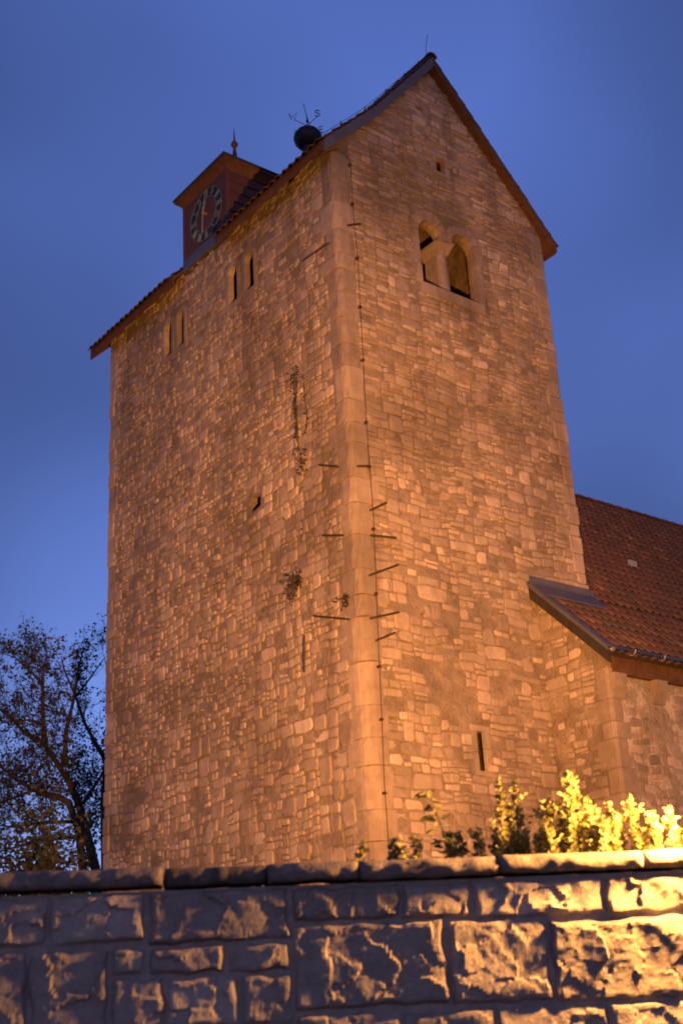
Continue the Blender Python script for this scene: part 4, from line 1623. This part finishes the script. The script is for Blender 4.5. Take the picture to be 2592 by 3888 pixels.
def twigs(p, d, L_, r_, level, leafy):
    d = V(d).normalized()
    pts = [V(p)]
    n = 4
    for k in range(n):
        d = (d + V((rt.uniform(-.28, .28), rt.uniform(-.28, .28), rt.uniform(-.14, .26)))).normalized()
        pts.append(pts[-1] + d * L_ / n)
    wood.tube(pts, [r_ * (1 - .2 * k) for k in range(n + 1)], 4 if level > 0 else 5, None, False)
    if level < 2:
        for k in range(1, n + 1):
            for q_ in range(2 if level == 0 else 2):
                if rt.random() < .82:
                    dd = (d * .8 + V((rt.uniform(-1, 1), rt.uniform(-1, 1), rt.uniform(-.35, .8)))).normalized()
                    twigs(pts[k], dd, L_ * rt.uniform(.4, .62), max(.0035, r_ * .55), level + 1, leafy)
    if level >= 1:
        for k in range(1, n + 1):
            if rt.random() < leafy:
                for q_ in range(rt.choice((1, 2, 3))):
                    dd = V((rt.uniform(-1, 1), rt.uniform(-1, 1), rt.uniform(-1, .4)))
                    leaf(leaves, pts[k] + dd * .05, dd, rt.uniform(.055, .11), rt, .7)
for li, (pts, r0, r1) in enumerate(LIMBS):
    off = noise.noise(V((li * 3.7, 1.1, 0))) * 2.0
    pp = []
    for k, p in enumerate(pts):
        f = k / (len(pts) - 1)
        q = CAM + (V(p) - CAM) * (TS + off / 30 * (f if li > 0 else f))
        pp.append(q)
    if li in (0, 1, 9):
        g = {0: V((16.5, 32.9, TERR - .1)), 1: V((16.75, 32.65, TERR - .1)), 9: V((17.0, 32.5, TERR - .1))}[li]
        pp = [g] + pp
        r0 *= 1.15
    n = len(pp)
    wood.tube(pp, [(r0 + (r1 - r0) * (k / (n - 1)) ** .8) * TS for k in range(n)], 8)
    for k in range(1 if li not in (0, 1, 9) else 2, n):
        a, b_ = pp[k - 1], pp[k]
        seg = (b_ - a)
        cnt = max(1, int(seg.length / (.19 if li not in (3, 4, 6, 9, 12) else .5)))
        for q_ in range(cnt):
            p = a.lerp(b_, rt.random())
            dd = seg.normalized() * .6 + V((rt.uniform(-1, 1), rt.uniform(-1, 1), rt.uniform(-.1, .9)))
            hz = p.z
            leafy = .55 if hz < 10 else (.42 if hz < 13 else .62)
            twigs(p, dd, rt.uniform(.9, 2.0) * (1 if p.z < 11.5 else .6), .014, 0, leafy * .44)
wood.build('trunk', 'bark', tree, True)
leaves.build('crown', 'tree_leaf', tree)

# low shrubs behind the wall to the left
def shrub(name, label, base, w, h, rng, n=26):
    root = thing(name, label, 'shrub', base, None)
    st, lf = MB(), MB()
    for k in range(n):
        a = rng.uniform(0, 6.28)
        rr = w * math.sqrt(rng.random())
        top = V(base) + V((math.cos(a) * rr, math.sin(a) * rr, h * rng.uniform(.7, 1) * (1 - .35 * (rr / w) ** 2)))
        mid = V(base).lerp(top, .5) + V((rng.uniform(-.2, .2), rng.uniform(-.2, .2), .1))
        st.tube([V(base), mid, top], [.04, .02, .006], 5, None, False)
        for q_ in range(120):
            f = rng.uniform(.25, 1)
            p = mid.lerp(top, f) if rng.random() < .75 else V(base).lerp(mid, f)
            o = V((rng.gauss(0, .25), rng.gauss(0, .25), rng.gauss(0, .2)))
            leaf(lf, p + o, V((rng.uniform(-1, 1), rng.uniform(-1, 1), rng.uniform(-1, .3))), rng.uniform(.10, .17), rng, .65)
    st.build('stem', 'bark', root)
    lf.build('foliage', 'shrub_leaf', root)
def at_ray(rx, dist):
    """a ground point: rx = sideways fraction, dist metres ahead"""
    f = V((RF.x, RF.y, 0)).normalized()
    s = V((f.y, -f.x, 0))
    q = f * dist + s * rx * dist
    return V((q.x, q.y, TERR))
shrub('shrub', 'olive leaved tall shrub beneath the bare tree', at_ray(-.245, 31), 1.9, 6.0, rt, 46)

print('objects', len(bpy.data.objects), 'tris', sum(len(o.data.polygons) for o in bpy.data.objects if o.type == 'MESH'))
